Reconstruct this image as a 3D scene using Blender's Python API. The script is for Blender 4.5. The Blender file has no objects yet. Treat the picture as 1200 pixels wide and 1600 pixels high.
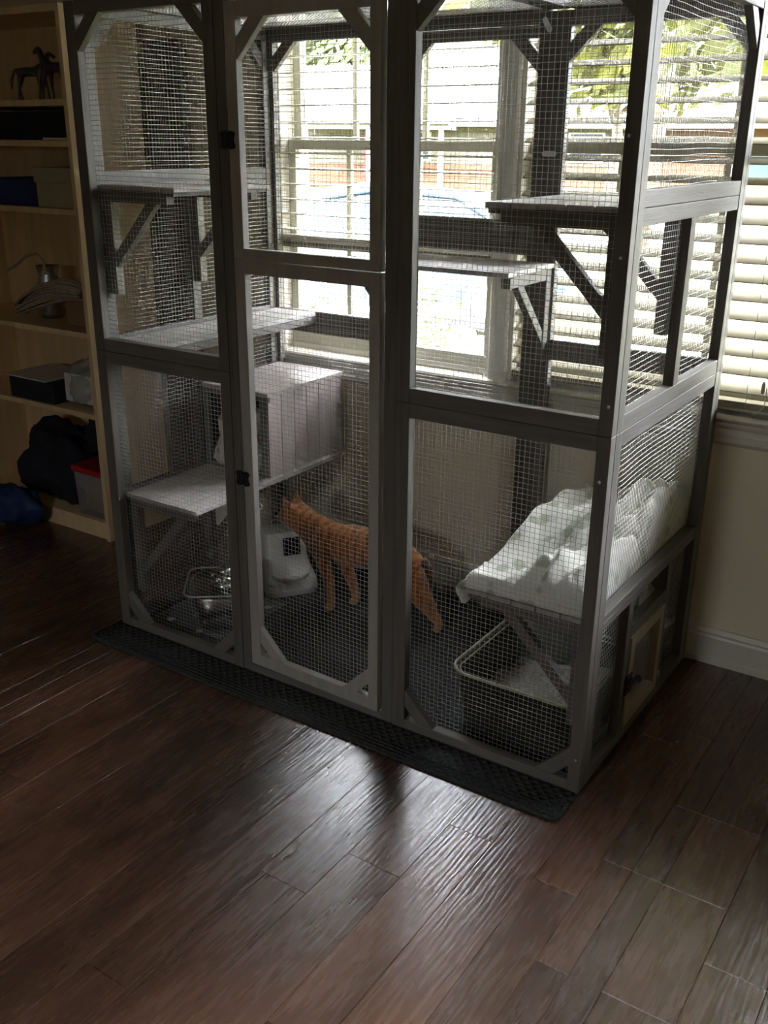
import bpy, bmesh, math, random
from math import pi, sin, cos, radians as R
from mathutils import Vector, Matrix, noise as mnoise

random.seed(7)
scene = bpy.context.scene
COL = scene.collection

# ------------------------------------------------------------------ camera
F_PX, YAW, PIT, ROLL = 1524.0, -0.585, -0.363, 0.009
cam_d = bpy.data.cameras.new('camera')
cam = bpy.data.objects.new('camera', cam_d); COL.objects.link(cam)
fw = Vector((sin(YAW) * cos(PIT), cos(YAW) * cos(PIT), sin(PIT)))
rt = Vector((cos(YAW), -sin(YAW), 0)); up = rt.cross(fw)
r2 = cos(ROLL) * rt + sin(ROLL) * up; u2 = -sin(ROLL) * rt + cos(ROLL) * up
m = Matrix((r2, u2, -fw)).transposed().to_4x4(); m.translation = Vector((2.263, -1.889, 1.474))
cam.matrix_world = m
cam_d.sensor_fit = 'HORIZONTAL'; cam_d.sensor_width = 36.0
cam_d.lens = F_PX / 1200.0 * 36.0
cam_d.clip_start = 0.02; cam_d.clip_end = 400
scene.camera = cam

# ------------------------------------------------------------------ view, world, sun
scene.view_settings.view_transform = 'Standard'
scene.view_settings.look = 'None'
scene.view_settings.gamma = 1
scene.view_settings.use_curve_mapping = False
scene.view_settings.exposure = EXPOSURE = 3.25
scene.cycles.use_denoising = True
scene.cycles.max_bounces = 8
scene.cycles.diffuse_bounces = 5
scene.cycles.transparent_max_bounces = 16
scene.cycles.sample_clamp_indirect = 8.0
scene.cycles.caustics_reflective = False
scene.cycles.caustics_refractive = False

world = bpy.data.worlds.new('sky'); scene.world = world; world.use_nodes = True
wn = world.node_tree; wn.nodes.clear()
w_out = wn.nodes.new('ShaderNodeOutputWorld'); w_bg = wn.nodes.new('ShaderNodeBackground')
w_tc = wn.nodes.new('ShaderNodeTexCoord'); w_sep = wn.nodes.new('ShaderNodeSeparateXYZ')
w_ramp = wn.nodes.new('ShaderNodeValToRGB')
w_ramp.color_ramp.elements[0].position = 0.10; w_ramp.color_ramp.elements[0].color = (0.058, 0.061, 0.062, 1)
w_ramp.color_ramp.elements[1].position = 0.5; w_ramp.color_ramp.elements[1].color = (0.93, 0.92, 1.0, 1)
wn.links.new(w_tc.outputs['Generated'], w_sep.inputs[0]); wn.links.new(w_sep.outputs['Z'], w_ramp.inputs[0])
wn.links.new(w_ramp.outputs[0], w_bg.inputs['Color']); w_bg.inputs['Strength'].default_value = 17.0
wn.links.new(w_bg.outputs[0], w_out.inputs[0])

sun_d = bpy.data.lights.new('sun', 'SUN'); sun_d.energy = 1.6; sun_d.angle = R(1.0); sun_d.color = (1.0, 0.95, 0.85)
sun = bpy.data.objects.new('sun', sun_d); COL.objects.link(sun)
sun.rotation_euler = Vector((-0.75, 0.10, -0.9)).to_track_quat('-Z', 'Y').to_euler()

def portal(x0, x1, z0, z1, y, rx=R(-90)):
    d = bpy.data.lights.new('window_portal', 'AREA'); d.shape = 'RECTANGLE'
    d.size = x1 - x0; d.size_y = z1 - z0; d.cycles.is_portal = True
    o = bpy.data.objects.new('window_portal', d); COL.objects.link(o)
    o.location = ((x0 + x1) / 2, y, (z0 + z1) / 2); o.rotation_euler = (rx, 0, 0)

# ------------------------------------------------------------------ materials
def mat(name, col, rough=0.6, metal=0.0, var=0.0, scale=8.0, stretch=(1, 1, 1), bump=0.0, bscale=60.0, spec=0.5, sheen=0.0, col2=None, bstretch=None):
    m = bpy.data.materials.new(name); m.use_nodes = True
    nt = m.node_tree; b = nt.nodes['Principled BSDF']
    b.inputs['Roughness'].default_value = rough; b.inputs['Metallic'].default_value = metal
    b.inputs['Specular IOR Level'].default_value = spec
    if sheen: b.inputs['Sheen Weight'].default_value = sheen
    tc = nt.nodes.new('ShaderNodeTexCoord')
    mp = nt.nodes.new('ShaderNodeMapping'); mp.inputs['Scale'].default_value = stretch
    nt.links.new(tc.outputs['Object'], mp.inputs[0])
    n = nt.nodes.new('ShaderNodeTexNoise'); n.inputs['Scale'].default_value = scale; n.inputs['Detail'].default_value = 6
    nt.links.new(mp.outputs[0], n.inputs['Vector'])
    rp = nt.nodes.new('ShaderNodeValToRGB')
    c2 = col2 or tuple(min(1, c * (1 + var)) for c in col)
    c1 = col if col2 else tuple(c * (1 - var) for c in col)
    rp.color_ramp.elements[0].position = 0.32; rp.color_ramp.elements[1].position = 0.68
    rp.color_ramp.elements[0].color = (*c1, 1); rp.color_ramp.elements[1].color = (*c2, 1)
    nt.links.new(n.outputs['Fac'], rp.inputs[0]); nt.links.new(rp.outputs[0], b.inputs['Base Color'])
    if bump:
        n2 = nt.nodes.new('ShaderNodeTexNoise'); n2.inputs['Scale'].default_value = bscale; n2.inputs['Detail'].default_value = 4
        mp2 = nt.nodes.new('ShaderNodeMapping'); mp2.inputs['Scale'].default_value = bstretch or stretch
        nt.links.new(tc.outputs['Object'], mp2.inputs[0]); nt.links.new(mp2.outputs[0], n2.inputs['Vector'])
        bp = nt.nodes.new('ShaderNodeBump'); bp.inputs['Strength'].default_value = bump; bp.inputs['Distance'].default_value = 0.004
        nt.links.new(n2.outputs['Fac'], bp.inputs['Height']); nt.links.new(bp.outputs[0], b.inputs['Normal'])
    return m

M = {}
M['paint'] = mat('grey_stained_wood', (0.150, 0.139, 0.122), 0.55, var=0.16, scale=5, stretch=(4, 4, 4), bump=0.15, bscale=90)
M['paint_v'] = mat('grey_stained_wood_upright_shaded', (0.128, 0.118, 0.103), 0.55, var=0.18, scale=6, stretch=(10, 10, .6), bump=0.2, bscale=60, bstretch=(6, 6, .3))  # frame wood darkened on uprights to offset the right-hand window's light
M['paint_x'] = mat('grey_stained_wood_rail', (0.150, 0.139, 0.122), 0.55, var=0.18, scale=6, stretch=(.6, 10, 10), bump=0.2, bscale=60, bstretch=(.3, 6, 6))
M['paint_y'] = mat('grey_stained_wood_side_rail_shaded', (0.125, 0.116, 0.104), 0.6, var=0.22, scale=6, stretch=(10, .6, 10), bump=0.2, bscale=60, bstretch=(6, .3, 6))  # same wood as the frame, colour lowered against light from the third window
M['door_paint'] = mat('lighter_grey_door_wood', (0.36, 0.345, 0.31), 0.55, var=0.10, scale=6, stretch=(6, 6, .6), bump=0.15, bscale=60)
M['pale_paint'] = mat('pale_bare_wood_door', (0.42, 0.38, 0.30), 0.55, var=0.12, scale=6, stretch=(6, 6, .6))
M['board'] = mat('grey_stained_perch_boards', (0.43, 0.41, 0.39), 0.5, var=0.18, scale=7, stretch=(10, .8, 6), bump=0.2, bscale=60)
M['nest'] = mat('pinkish_grey_box_planks', (0.43, 0.385, 0.365), 0.55, var=0.14, scale=6, stretch=(8, 8, .7), bump=0.2, bscale=60)
M['wire'] = mat('galvanised_wire', (0.58, 0.57, 0.55), 0.42, metal=0.65, var=0.05)
M['steel'] = mat('brushed_steel', (0.6, 0.6, 0.58), 0.22, metal=1.0, var=0.05)
M['zinc'] = mat('zinc_plate', (0.6, 0.62, 0.63), 0.35, metal=1.0, var=0.05)
M['black_metal'] = mat('black_iron', (0.012, 0.012, 0.014), 0.4, var=0.1)
M['wall'] = mat('cream_wall_paint', (0.80, 0.72, 0.54), 0.75, var=0.02, scale=2, bump=0.06, bscale=180)
M['ceiling'] = mat('white_ceiling_paint', (0.7, 0.69, 0.66), 0.9, var=0.02)
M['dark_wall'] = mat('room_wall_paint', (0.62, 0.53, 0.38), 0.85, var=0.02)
M['trim'] = mat('white_trim_gloss', (0.68, 0.65, 0.56), 0.38, var=0.02)
M['sash'] = mat('vinyl_window_sash', (0.46, 0.45, 0.36), 0.4, var=0.02)
M['slat'] = mat('faux_wood_slat_dimmed', (0.24, 0.215, 0.14), 0.6, var=0.02, spec=.15)  # white slats' colour darkened to tan to offset the sky glare on them
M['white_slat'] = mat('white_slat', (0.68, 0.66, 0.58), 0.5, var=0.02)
M['oak'] = mat('pale_maple_veneer', (0.74, 0.55, 0.32), 0.45, var=0.10, scale=5, stretch=(6, 6, .5), bump=0.05)
M['charcoal'] = mat('charcoal_board', (0.06, 0.055, 0.05), 0.8, var=0.1)
M['mat'] = None
M['green_pan'] = mat('olive_plastic', (0.05, 0.056, 0.036), 0.4, var=0.05)
M['green_rim'] = mat('pale_olive_plastic_rim', (0.42, 0.44, 0.30), 0.35, var=0.05)
M['litter'] = mat('clay_litter', (0.42, 0.40, 0.35), 0.95, var=0.35, scale=120, bump=0.9, bscale=260)
M['white_plastic'] = mat('white_plastic', (0.72, 0.71, 0.68), 0.35, var=0.02)
M['black_gloss'] = mat('black_gloss', (0.01, 0.01, 0.012), 0.15, var=0.05)
M['placemat'] = mat('grey_teal_placemat', (0.13, 0.16, 0.165), 0.7, var=0.06)
M['print'] = mat('pale_print', (0.62, 0.64, 0.62), 0.7, var=0.04)
M['cable'] = mat('white_cable', (0.55, 0.54, 0.52), 0.5, var=0.03)
M['tan_thread'] = mat('beige_thread', (0.62, 0.52, 0.36), 0.8)
M['grass'] = mat('lawn_grass', (0.040, 0.040, 0.002), 0.95, var=0.3, scale=1.2, bump=0.5, bscale=40)
M['concrete'] = mat('pale_concrete', (0.55, 0.55, 0.53), 0.9, var=0.06, scale=0.8)
M['asphalt'] = mat('asphalt', (0.045, 0.045, 0.047), 0.9, var=0.1, scale=2)
M['siding'] = mat('cream_siding', (0.085, 0.08, 0.055), 0.8, var=0.03)
M['brick'] = mat('orange_brick', (0.065, 0.028, 0.012), 0.9, var=0.2, scale=8)
M['roof'] = mat('pale_shingle_roof', (0.17, 0.17, 0.175), 0.9, var=0.08, scale=4)
M['leaf'] = mat('yellow_green_leaves', (0.045, 0.054, 0.004), 0.8, col2=(0.105, 0.105, 0.008), scale=1.6)
M['leaf2'] = mat('green_leaves', (0.024, 0.036, 0.006), 0.8, col2=(0.055, 0.068, 0.012), scale=1.6)
M['bark'] = mat('bark', (0.14, 0.11, 0.08), 0.9, var=0.2, scale=8)
M['car'] = mat('pale_blue_car_paint', (0.045, 0.065, 0.09), 0.45, var=0.02, spec=.2)
M['car_glass'] = mat('car_glass', (0.02, 0.03, 0.04), 0.25, var=0.02, spec=.2)
M['rubber'] = mat('tyre_rubber', (0.03, 0.03, 0.03), 0.8, var=0.1)
M['red'] = mat('red_plastic', (0.40, 0.02, 0.02), 0.35, var=0.05)
M['cream_box'] = mat('cream_cardboard', (0.40, 0.34, 0.24), 0.7, var=0.05)
M['blue'] = mat('navy_cloth', (0.02, 0.03, 0.14), 0.8, var=0.2, scale=20)
M['bright_blue'] = mat('blue_fabric', (0.01, 0.03, 0.12), 0.7, var=0.2, scale=10)
M['black_cloth'] = mat('black_cloth', (0.012, 0.014, 0.022), 0.9, var=0.3, scale=12, bump=0.3)
M['yarn'] = mat('natural_cotton_yarn', (0.40, 0.34, 0.25), 0.95, var=0.2, scale=40, bump=0.4, bscale=200)
M['paper'] = mat('white_paper', (0.62, 0.62, 0.60), 0.7, var=0.02)
M['brown_card'] = mat('brown_cardboard', (0.30, 0.18, 0.09), 0.8, var=0.08)
M['teal'] = mat('dark_teal_ceramic', (0.03, 0.07, 0.09), 0.3, col2=(0.16, 0.10, 0.08), scale=14)
M['horse'] = mat('painted_dark_horse', (0.02, 0.04, 0.08), 0.3, col2=(0.10, 0.05, 0.04), scale=16)
M['purple'] = mat('purple_felt', (0.12, 0.05, 0.30), 0.8)

def glass_mat():
    m = bpy.data.materials.new('window_glass'); m.use_nodes = True; nt = m.node_tree; nt.nodes.clear()
    o = nt.nodes.new('ShaderNodeOutputMaterial'); mx = nt.nodes.new('ShaderNodeMixShader')
    t = nt.nodes.new('ShaderNodeBsdfTransparent'); g = nt.nodes.new('ShaderNodeBsdfGlossy'); f = nt.nodes.new('ShaderNodeFresnel')
    t.inputs[0].default_value = (0.96, 0.98, 0.97, 1); g.inputs['Roughness'].default_value = 0.02; f.inputs[0].default_value = 1.45
    mm = nt.nodes.new('ShaderNodeMath'); mm.operation = 'MULTIPLY'; mm.inputs[1].default_value = 0.8
    nt.links.new(f.outputs[0], mm.inputs[0])
    nt.links.new(mm.outputs[0], mx.inputs[0]); nt.links.new(t.outputs[0], mx.inputs[1]); nt.links.new(g.outputs[0], mx.inputs[2])
    nt.links.new(mx.outputs[0], o.inputs[0]); return m
M['glass'] = glass_mat()

def clear_mat():
    m = bpy.data.materials.new('cloudy_clear_plastic'); m.use_nodes = True; nt = m.node_tree; nt.nodes.clear()
    o = nt.nodes.new('ShaderNodeOutputMaterial'); mx = nt.nodes.new('ShaderNodeMixShader'); mx.inputs[0].default_value = 0.45
    t = nt.nodes.new('ShaderNodeBsdfTransparent'); b = nt.nodes.new('ShaderNodeBsdfPrincipled')
    b.inputs['Base Color'].default_value = (0.5, 0.5, 0.5, 1); b.inputs['Roughness'].default_value = 0.25
    nt.links.new(t.outputs[0], mx.inputs[1]); nt.links.new(b.outputs[0], mx.inputs[2]); nt.links.new(mx.outputs[0], o.inputs[0]); return m
M['clear'] = clear_mat()

def mat_floor():
    m = bpy.data.materials.new('dark_walnut_planks'); m.use_nodes = True; nt = m.node_tree; L = nt.links.new
    b = nt.nodes['Principled BSDF']
    at = nt.nodes.new('ShaderNodeAttribute'); at.attribute_name = 'plank'
    tc = nt.nodes.new('ShaderNodeTexCoord')
    off = nt.nodes.new('ShaderNodeVectorMath'); off.operation = 'MULTIPLY_ADD'
    off.inputs[1].default_value = (13.7, 7.9, 5.3); L(at.outputs['Color'], off.inputs[0]); L(tc.outputs['Object'], off.inputs[2])
    def noise(sc, st, det=6, dist=0.0):
        mp = nt.nodes.new('ShaderNodeMapping'); mp.inputs['Scale'].default_value = st; L(off.outputs[0], mp.inputs[0])
        n = nt.nodes.new('ShaderNodeTexNoise'); n.inputs['Scale'].default_value = sc; n.inputs['Detail'].default_value = det
        n.inputs['Distortion'].default_value = dist; L(mp.outputs[0], n.inputs['Vector']); return n
    big = noise(3.0, (1.6, .6, 1), 4, .5)
    grain = noise(9.0, (9, .7, 1), 8, .6)
    # cathedral grain rings: distorted bands
    mpw = nt.nodes.new('ShaderNodeMapping'); mpw.inputs['Scale'].default_value = (1, .16, 1); L(off.outputs[0], mpw.inputs[0])
    wv = nt.nodes.new('ShaderNodeTexWave'); wv.wave_type = 'BANDS'; wv.bands_direction = 'X'
    wv.inputs['Scale'].default_value = 26; wv.inputs['Distortion'].default_value = 7; wv.inputs['Detail'].default_value = 3
    wv.inputs['Detail Scale'].default_value = 1.3; L(mpw.outputs[0], wv.inputs['Vector'])
    # hand-scraped chatter marks: short cross lines in patches
    patch = noise(5.0, (1, 1, 1), 2)
    chat = noise(60.0, (.35, 3.0, 1), 2, .4)
    pr = nt.nodes.new('ShaderNodeMapRange'); pr.inputs[1].default_value = .60; pr.inputs[2].default_value = .68; L(patch.outputs[0], pr.inputs[0])
    cm = nt.nodes.new('ShaderNodeMath'); cm.operation = 'MULTIPLY'; L(pr.outputs[0], cm.inputs[0]); L(chat.outputs[0], cm.inputs[1])
    r = nt.nodes.new('ShaderNodeValToRGB'); e = r.color_ramp.elements
    e[0].position = .28; e[0].color = (0.038, 0.018, 0.011, 1); e[1].position = .75; e[1].color = (0.15, 0.068, 0.038, 1)
    x = e.new(.5); x.color = (0.084, 0.040, 0.024, 1)
    mx = nt.nodes.new('ShaderNodeMix'); mx.data_type = 'FLOAT'; mx.inputs[0].default_value = .16
    L(big.outputs[0], mx.inputs[2]); L(grain.outputs[0], mx.inputs[3])
    sp = nt.nodes.new('ShaderNodeSeparateColor'); L(at.outputs['Color'], sp.inputs[0])
    ad = nt.nodes.new('ShaderNodeMath'); ad.operation = 'MULTIPLY_ADD'; ad.inputs[1].default_value = .22; L(sp.outputs[0], ad.inputs[0])
    sb = nt.nodes.new('ShaderNodeMath'); sb.operation = 'SUBTRACT'; sb.inputs[1].default_value = .11; L(mx.outputs[0], sb.inputs[0])
    L(sb.outputs[0], ad.inputs[2]); L(ad.outputs[0], r.inputs[0]); L(r.outputs[0], b.inputs['Base Color'])
    rr = nt.nodes.new('ShaderNodeMapRange'); rr.inputs[1].default_value = .3; rr.inputs[2].default_value = .7
    rr.inputs[3].default_value = .24; rr.inputs[4].default_value = .30; L(grain.outputs[0], rr.inputs[0]); L(rr.outputs[0], b.inputs['Roughness'])
    b.inputs['Specular IOR Level'].default_value = 0.95
    h = nt.nodes.new('ShaderNodeMath'); h.operation = 'MULTIPLY_ADD'; h.inputs[1].default_value = 1.0; L(wv.outputs['Fac'], h.inputs[0])
    gq = nt.nodes.new('ShaderNodeMath'); gq.operation = 'MULTIPLY'; gq.inputs[1].default_value = .5; L(grain.outputs[0], gq.inputs[0]); L(gq.outputs[0], h.inputs[2])
    h2 = nt.nodes.new('ShaderNodeMath'); h2.operation = 'MULTIPLY_ADD'; h2.inputs[1].default_value = 3.0; L(cm.outputs[0], h2.inputs[0]); L(h.outputs[0], h2.inputs[2])
    bp = nt.nodes.new('ShaderNodeBump'); bp.inputs['Strength'].default_value = .22; bp.inputs['Distance'].default_value = .0008
    L(h2.outputs[0], bp.inputs['Height']); L(bp.outputs[0], b.inputs['Normal'])
    return m
M['floor'] = mat_floor()

def mat_rug():
    m = bpy.data.materials.new('charcoal_embossed_mat'); m.use_nodes = True; nt = m.node_tree; L = nt.links.new
    b = nt.nodes['Principled BSDF']; b.inputs['Roughness'].default_value = .9
    tc = nt.nodes.new('ShaderNodeTexCoord')
    w1 = nt.nodes.new('ShaderNodeTexWave'); w1.bands_direction = 'DIAGONAL'; w1.inputs['Scale'].default_value = 22
    mp = nt.nodes.new('ShaderNodeMapping'); mp.inputs['Scale'].default_value = (1, -1, 0); L(tc.outputs['Object'], mp.inputs[0])
    w2 = nt.nodes.new('ShaderNodeTexWave'); w2.bands_direction = 'DIAGONAL'; w2.inputs['Scale'].default_value = 22; L(mp.outputs[0], w2.inputs['Vector'])
    mp1 = nt.nodes.new('ShaderNodeMapping'); mp1.inputs['Scale'].default_value = (1, 1, 0); L(tc.outputs['Object'], mp1.inputs[0]); L(mp1.outputs[0], w1.inputs['Vector'])
    for w in (w1, w2): w.inputs['Distortion'].default_value = 1.5; w.inputs['Detail Scale'].default_value = 3
    mx = nt.nodes.new('ShaderNodeMath'); mx.operation = 'MAXIMUM'; L(w1.outputs['Fac'], mx.inputs[0]); L(w2.outputs['Fac'], mx.inputs[1])
    n = nt.nodes.new('ShaderNodeTexNoise'); n.inputs['Scale'].default_value = 260; n.inputs['Detail'].default_value = 3; L(tc.outputs['Object'], n.inputs['Vector'])
    ad = nt.nodes.new('ShaderNodeMath'); ad.operation = 'MULTIPLY_ADD'; ad.inputs[1].default_value = .5; L(n.outputs[0], ad.inputs[0]); L(mx.outputs[0], ad.inputs[2])
    r = nt.nodes.new('ShaderNodeValToRGB'); r.color_ramp.elements[0].color = (0.014, 0.0155, 0.016, 1); r.color_ramp.elements[1].color = (0.060, 0.066, 0.067, 1)
    L(n.outputs[0], r.inputs[0]); L(r.outputs[0], b.inputs['Base Color'])
    bp = nt.nodes.new('ShaderNodeBump'); bp.inputs['Strength'].default_value = 1; bp.inputs['Distance'].default_value = .006
    L(ad.outputs[0], bp.inputs['Height']); L(bp.outputs[0], b.inputs['Normal']); return m
M['mat'] = mat_rug()

def mat_fleece(name, base, spot, thr=.60, scale=9):
    m = bpy.data.materials.new(name); m.use_nodes = True; nt = m.node_tree; L = nt.links.new
    b = nt.nodes['Principled BSDF']; b.inputs['Roughness'].default_value = .95; b.inputs['Sheen Weight'].default_value = .4
    tc = nt.nodes.new('ShaderNodeTexCoord')
    v = nt.nodes.new('ShaderNodeTexVoronoi'); v.inputs['Scale'].default_value = scale * 2.2; L(tc.outputs['Object'], v.inputs['Vector'])
    n = nt.nodes.new('ShaderNodeTexNoise'); n.inputs['Scale'].default_value = scale * 1.4; n.inputs['Detail'].default_value = 1; L(tc.outputs['Object'], n.inputs['Vector'])
    a = nt.nodes.new('ShaderNodeMath'); a.operation = 'SUBTRACT'; L(n.outputs[0], a.inputs[0]); L(v.outputs['Distance'], a.inputs[1])
    r = nt.nodes.new('ShaderNodeValToRGB'); r.color_ramp.elements[0].position = .16; r.color_ramp.elements[0].color = (*base, 1)
    r.color_ramp.elements[1].position = .30; r.color_ramp.elements[1].color = (*spot, 1)
    L(a.outputs[0], r.inputs[0]); L(r.outputs[0], b.inputs['Base Color'])
    n2 = nt.nodes.new('ShaderNodeTexNoise'); n2.inputs['Scale'].default_value = 300; L(tc.outputs['Object'], n2.inputs['Vector'])
    bp = nt.nodes.new('ShaderNodeBump'); bp.inputs['Strength'].default_value = .5; bp.inputs['Distance'].default_value = .003
    L(n2.outputs[0], bp.inputs['Height']); L(bp.outputs[0], b.inputs['Normal']); return m
M['fleece'] = mat_fleece('leafy_green_white_fleece', (0.80, 0.81, 0.75), (0.44, 0.50, 0.38))
M['fleece_pink'] = mat_fleece('white_pink_fleece', (0.62, 0.60, 0.56), (0.42, 0.20, 0.20), scale=12)

def mat_cat():
    m = bpy.data.materials.new('orange_tabby_fur'); m.use_nodes = True; nt = m.node_tree; L = nt.links.new
    b = nt.nodes['Principled BSDF']; b.inputs['Roughness'].default_value = .85; b.inputs['Sheen Weight'].default_value = .3
    tc = nt.nodes.new('ShaderNodeTexCoord')
    w = nt.nodes.new('ShaderNodeTexWave'); w.bands_direction = 'X'; w.inputs['Scale'].default_value = 12; w.inputs['Distortion'].default_value = 5
    w.inputs['Detail Scale'].default_value = 2.0; L(tc.outputs['Object'], w.inputs['Vector'])
    n = nt.nodes.new('ShaderNodeTexNoise'); n.inputs['Scale'].default_value = 90; n.inputs['Detail'].default_value = 6
    mp = nt.nodes.new('ShaderNodeMapping'); mp.inputs['Scale'].default_value = (.4, 1, 1.2); L(tc.outputs['Object'], mp.inputs[0]); L(mp.outputs[0], n.inputs['Vector'])
    r = nt.nodes.new('ShaderNodeValToRGB'); e = r.color_ramp.elements
    e[0].position = .1; e[0].color = (0.26, 0.070, 0.008, 1); e[1].position = .75; e[1].color = (0.44, 0.15, 0.020, 1)
    L(w.outputs['Fac'], r.inputs[0])
    # paws and chin paler
    sp = nt.nodes.new('ShaderNodeSeparateXYZ'); L(tc.outputs['Object'], sp.inputs[0])
    mr = nt.nodes.new('ShaderNodeMapRange'); mr.inputs[1].default_value = .02; mr.inputs[2].default_value = .14; mr.inputs[3].default_value = .75; mr.inputs[4].default_value = 0; L(sp.outputs['Z'], mr.inputs[0])
    mx = nt.nodes.new('ShaderNodeMix'); mx.data_type = 'RGBA'; mx.inputs[7].default_value = (0.48, 0.27, 0.11, 1)
    L(mr.outputs[0], mx.inputs[0]); L(r.outputs[0], mx.inputs[6]); L(mx.outputs[2], b.inputs['Base Color'])
    bp = nt.nodes.new('ShaderNodeBump'); bp.inputs['Strength'].default_value = .6; bp.inputs['Distance'].default_value = .004
    L(n.outputs[0], bp.inputs['Height']); L(bp.outputs[0], b.inputs['Normal']); return m
M['cat'] = mat_cat()

# ------------------------------------------------------------------ mesh helpers
class B:
    def __init__(s): s.v = []; s.f = []; s.sm = []
    def add(s, vs, fs, smooth=False):
        o = len(s.v); s.v += [tuple(p) for p in vs]; s.f += [tuple(i + o for i in f) for f in fs]; s.sm += [smooth] * len(fs); return s
    def box(s, x0, x1, y0, y1, z0, z1):
        vs = [(x, y, z) for x in (x0, x1) for y in (y0, y1) for z in (z0, z1)]
        return s.add(vs, [(0, 1, 3, 2), (4, 6, 7, 5), (0, 4, 5, 1), (2, 3, 7, 6), (0, 2, 6, 4), (1, 5, 7, 3)])
    def bar(s, a, b, w, h, upv=(0, 0, 1)):
        a = Vector(a); b = Vector(b); d = (b - a).normalized(); u = Vector(upv)
        sd = d.cross(u).normalized(); u = sd.cross(d).normalized()
        vs = [p + sd * i * w / 2 + u * j * h / 2 for p in (a, b) for i, j in ((-1, -1), (1, -1), (1, 1), (-1, 1))]
        return s.add(vs, [(0, 1, 2, 3), (7, 6, 5, 4), (0, 4, 5, 1), (1, 5, 6, 2), (2, 6, 7, 3), (3, 7, 4, 0)])
    def prism(s, pts, ax, a0, a1):
        n = len(pts); f3 = {'x': lambda p, a: (a, p[0], p[1]), 'y': lambda p, a: (p[0], a, p[1]), 'z': lambda p, a: (p[0], p[1], a)}[ax]
        vs = [f3(p, a0) for p in pts] + [f3(p, a1) for p in pts]
        return s.add(vs, [tuple(range(n)), tuple(range(2 * n - 1, n - 1, -1))] + [(i, (i + 1) % n, n + (i + 1) % n, n + i) for i in range(n)])
    def tube(s, pts, r, n=8, closed=False, taper=None):
        pts = [Vector(p) for p in pts]; N = len(pts); rings = []; pn = None
        for i, p in enumerate(pts):
            t = (pts[(i + 1) % N] - pts[i - 1]) if closed else (pts[min(i + 1, N - 1)] - pts[max(i - 1, 0)])
            t.normalize()
            if pn is None:
                a = Vector((0, 0, 1)) if abs(t.z) < .9 else Vector((1, 0, 0)); pn = t.cross(a).normalized()
            pn = (pn - t * pn.dot(t)).normalized(); q = t.cross(pn); rr = r[i] if isinstance(r, (list, tuple)) else r
            rings.append([p + (pn * cos(2 * pi * k / n) + q * sin(2 * pi * k / n)) * rr for k in range(n)])
        vs = [v for rg in rings for v in rg]; fs = []
        for i in range(N if closed else N - 1):
            j = (i + 1) % N
            for k in range(n): fs.append((i * n + k, i * n + (k + 1) % n, j * n + (k + 1) % n, j * n + k))
        if not closed: fs += [tuple(range(n - 1, -1, -1)), tuple(range((N - 1) * n, N * n))]
        return s.add(vs, fs, True)
    def lathe(s, prof, c=(0, 0, 0), n=32, sq=0.0, rot=0.0):
        vs = []; N = len(prof)
        for r, z in prof:
            for k in range(n):
                a = 2 * pi * k / n; ca, sa = cos(a), sin(a)
                if sq:
                    q = (abs(ca) ** sq + abs(sa) ** sq) ** (-1 / sq); rx, ry = r * ca * q, r * sa * q
                else: rx, ry = r * ca, r * sa
                vs.append((c[0] + rx * cos(rot) - ry * sin(rot), c[1] + rx * sin(rot) + ry * cos(rot), c[2] + z))
        fs = [(i * n + k, i * n + (k + 1) % n, (i + 1) * n + (k + 1) % n, (i + 1) * n + k) for i in range(N - 1) for k in range(n)]
        fs += [tuple(range(n - 1, -1, -1)), tuple(range((N - 1) * n, N * n))]
        return s.add(vs, fs, True)
    def ball(s, c, r, n=12, mfun=None, sc=(1, 1, 1)):
        vs = [(0, 0, 1)]; 
        for i in range(1, n):
            for k in range(2 * n):
                t = pi * i / n; a = pi * k / n; vs.append((sin(t) * cos(a), sin(t) * sin(a), cos(t)))
        vs.append((0, 0, -1)); fs = []
        m2 = 2 * n
        for k in range(m2): fs.append((0, 1 + k, 1 + (k + 1) % m2)); fs.append((len(vs) - 1, 1 + (n - 2) * m2 + (k + 1) % m2, 1 + (n - 2) * m2 + k))
        for i in range(n - 2):
            for k in range(m2): fs.append((1 + i * m2 + k, 1 + (i + 1) * m2 + k, 1 + (i + 1) * m2 + (k + 1) % m2, 1 + i * m2 + (k + 1) % m2))
        out = []
        for v in vs:
            f = mfun(Vector(v)) if mfun else 1
            out.append((c[0] + v[0] * r * f * sc[0], c[1] + v[1] * r * f * sc[1], c[2] + v[2] * r * f * sc[2]))
        return s.add(out, fs, True)
    def obj(s, name, m, parent=None, bevel=0.0, loc=None, label=None, subsurf=0):
        me = bpy.data.meshes.new(name); me.from_pydata(s.v, [], s.f); me.update()
        bm = bmesh.new(); bm.from_mesh(me); bmesh.ops.recalc_face_normals(bm, faces=bm.faces); bm.to_mesh(me); bm.free()
        me.polygons.foreach_set('use_smooth', s.sm)
        me.materials.append(m)
        o = bpy.data.objects.new(name, me); COL.objects.link(o)
        if parent: o.parent = parent
        if loc: o.location = loc
        if bevel:
            md = o.modifiers.new('bevel', 'BEVEL'); md.width = bevel; md.segments = 2; md.limit_method = 'ANGLE'
        if subsurf:
            md = o.modifiers.new('subdivision', 'SUBSURF'); md.levels = subsurf; md.render_levels = subsurf
        if label: o['label'] = label
        return o

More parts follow.
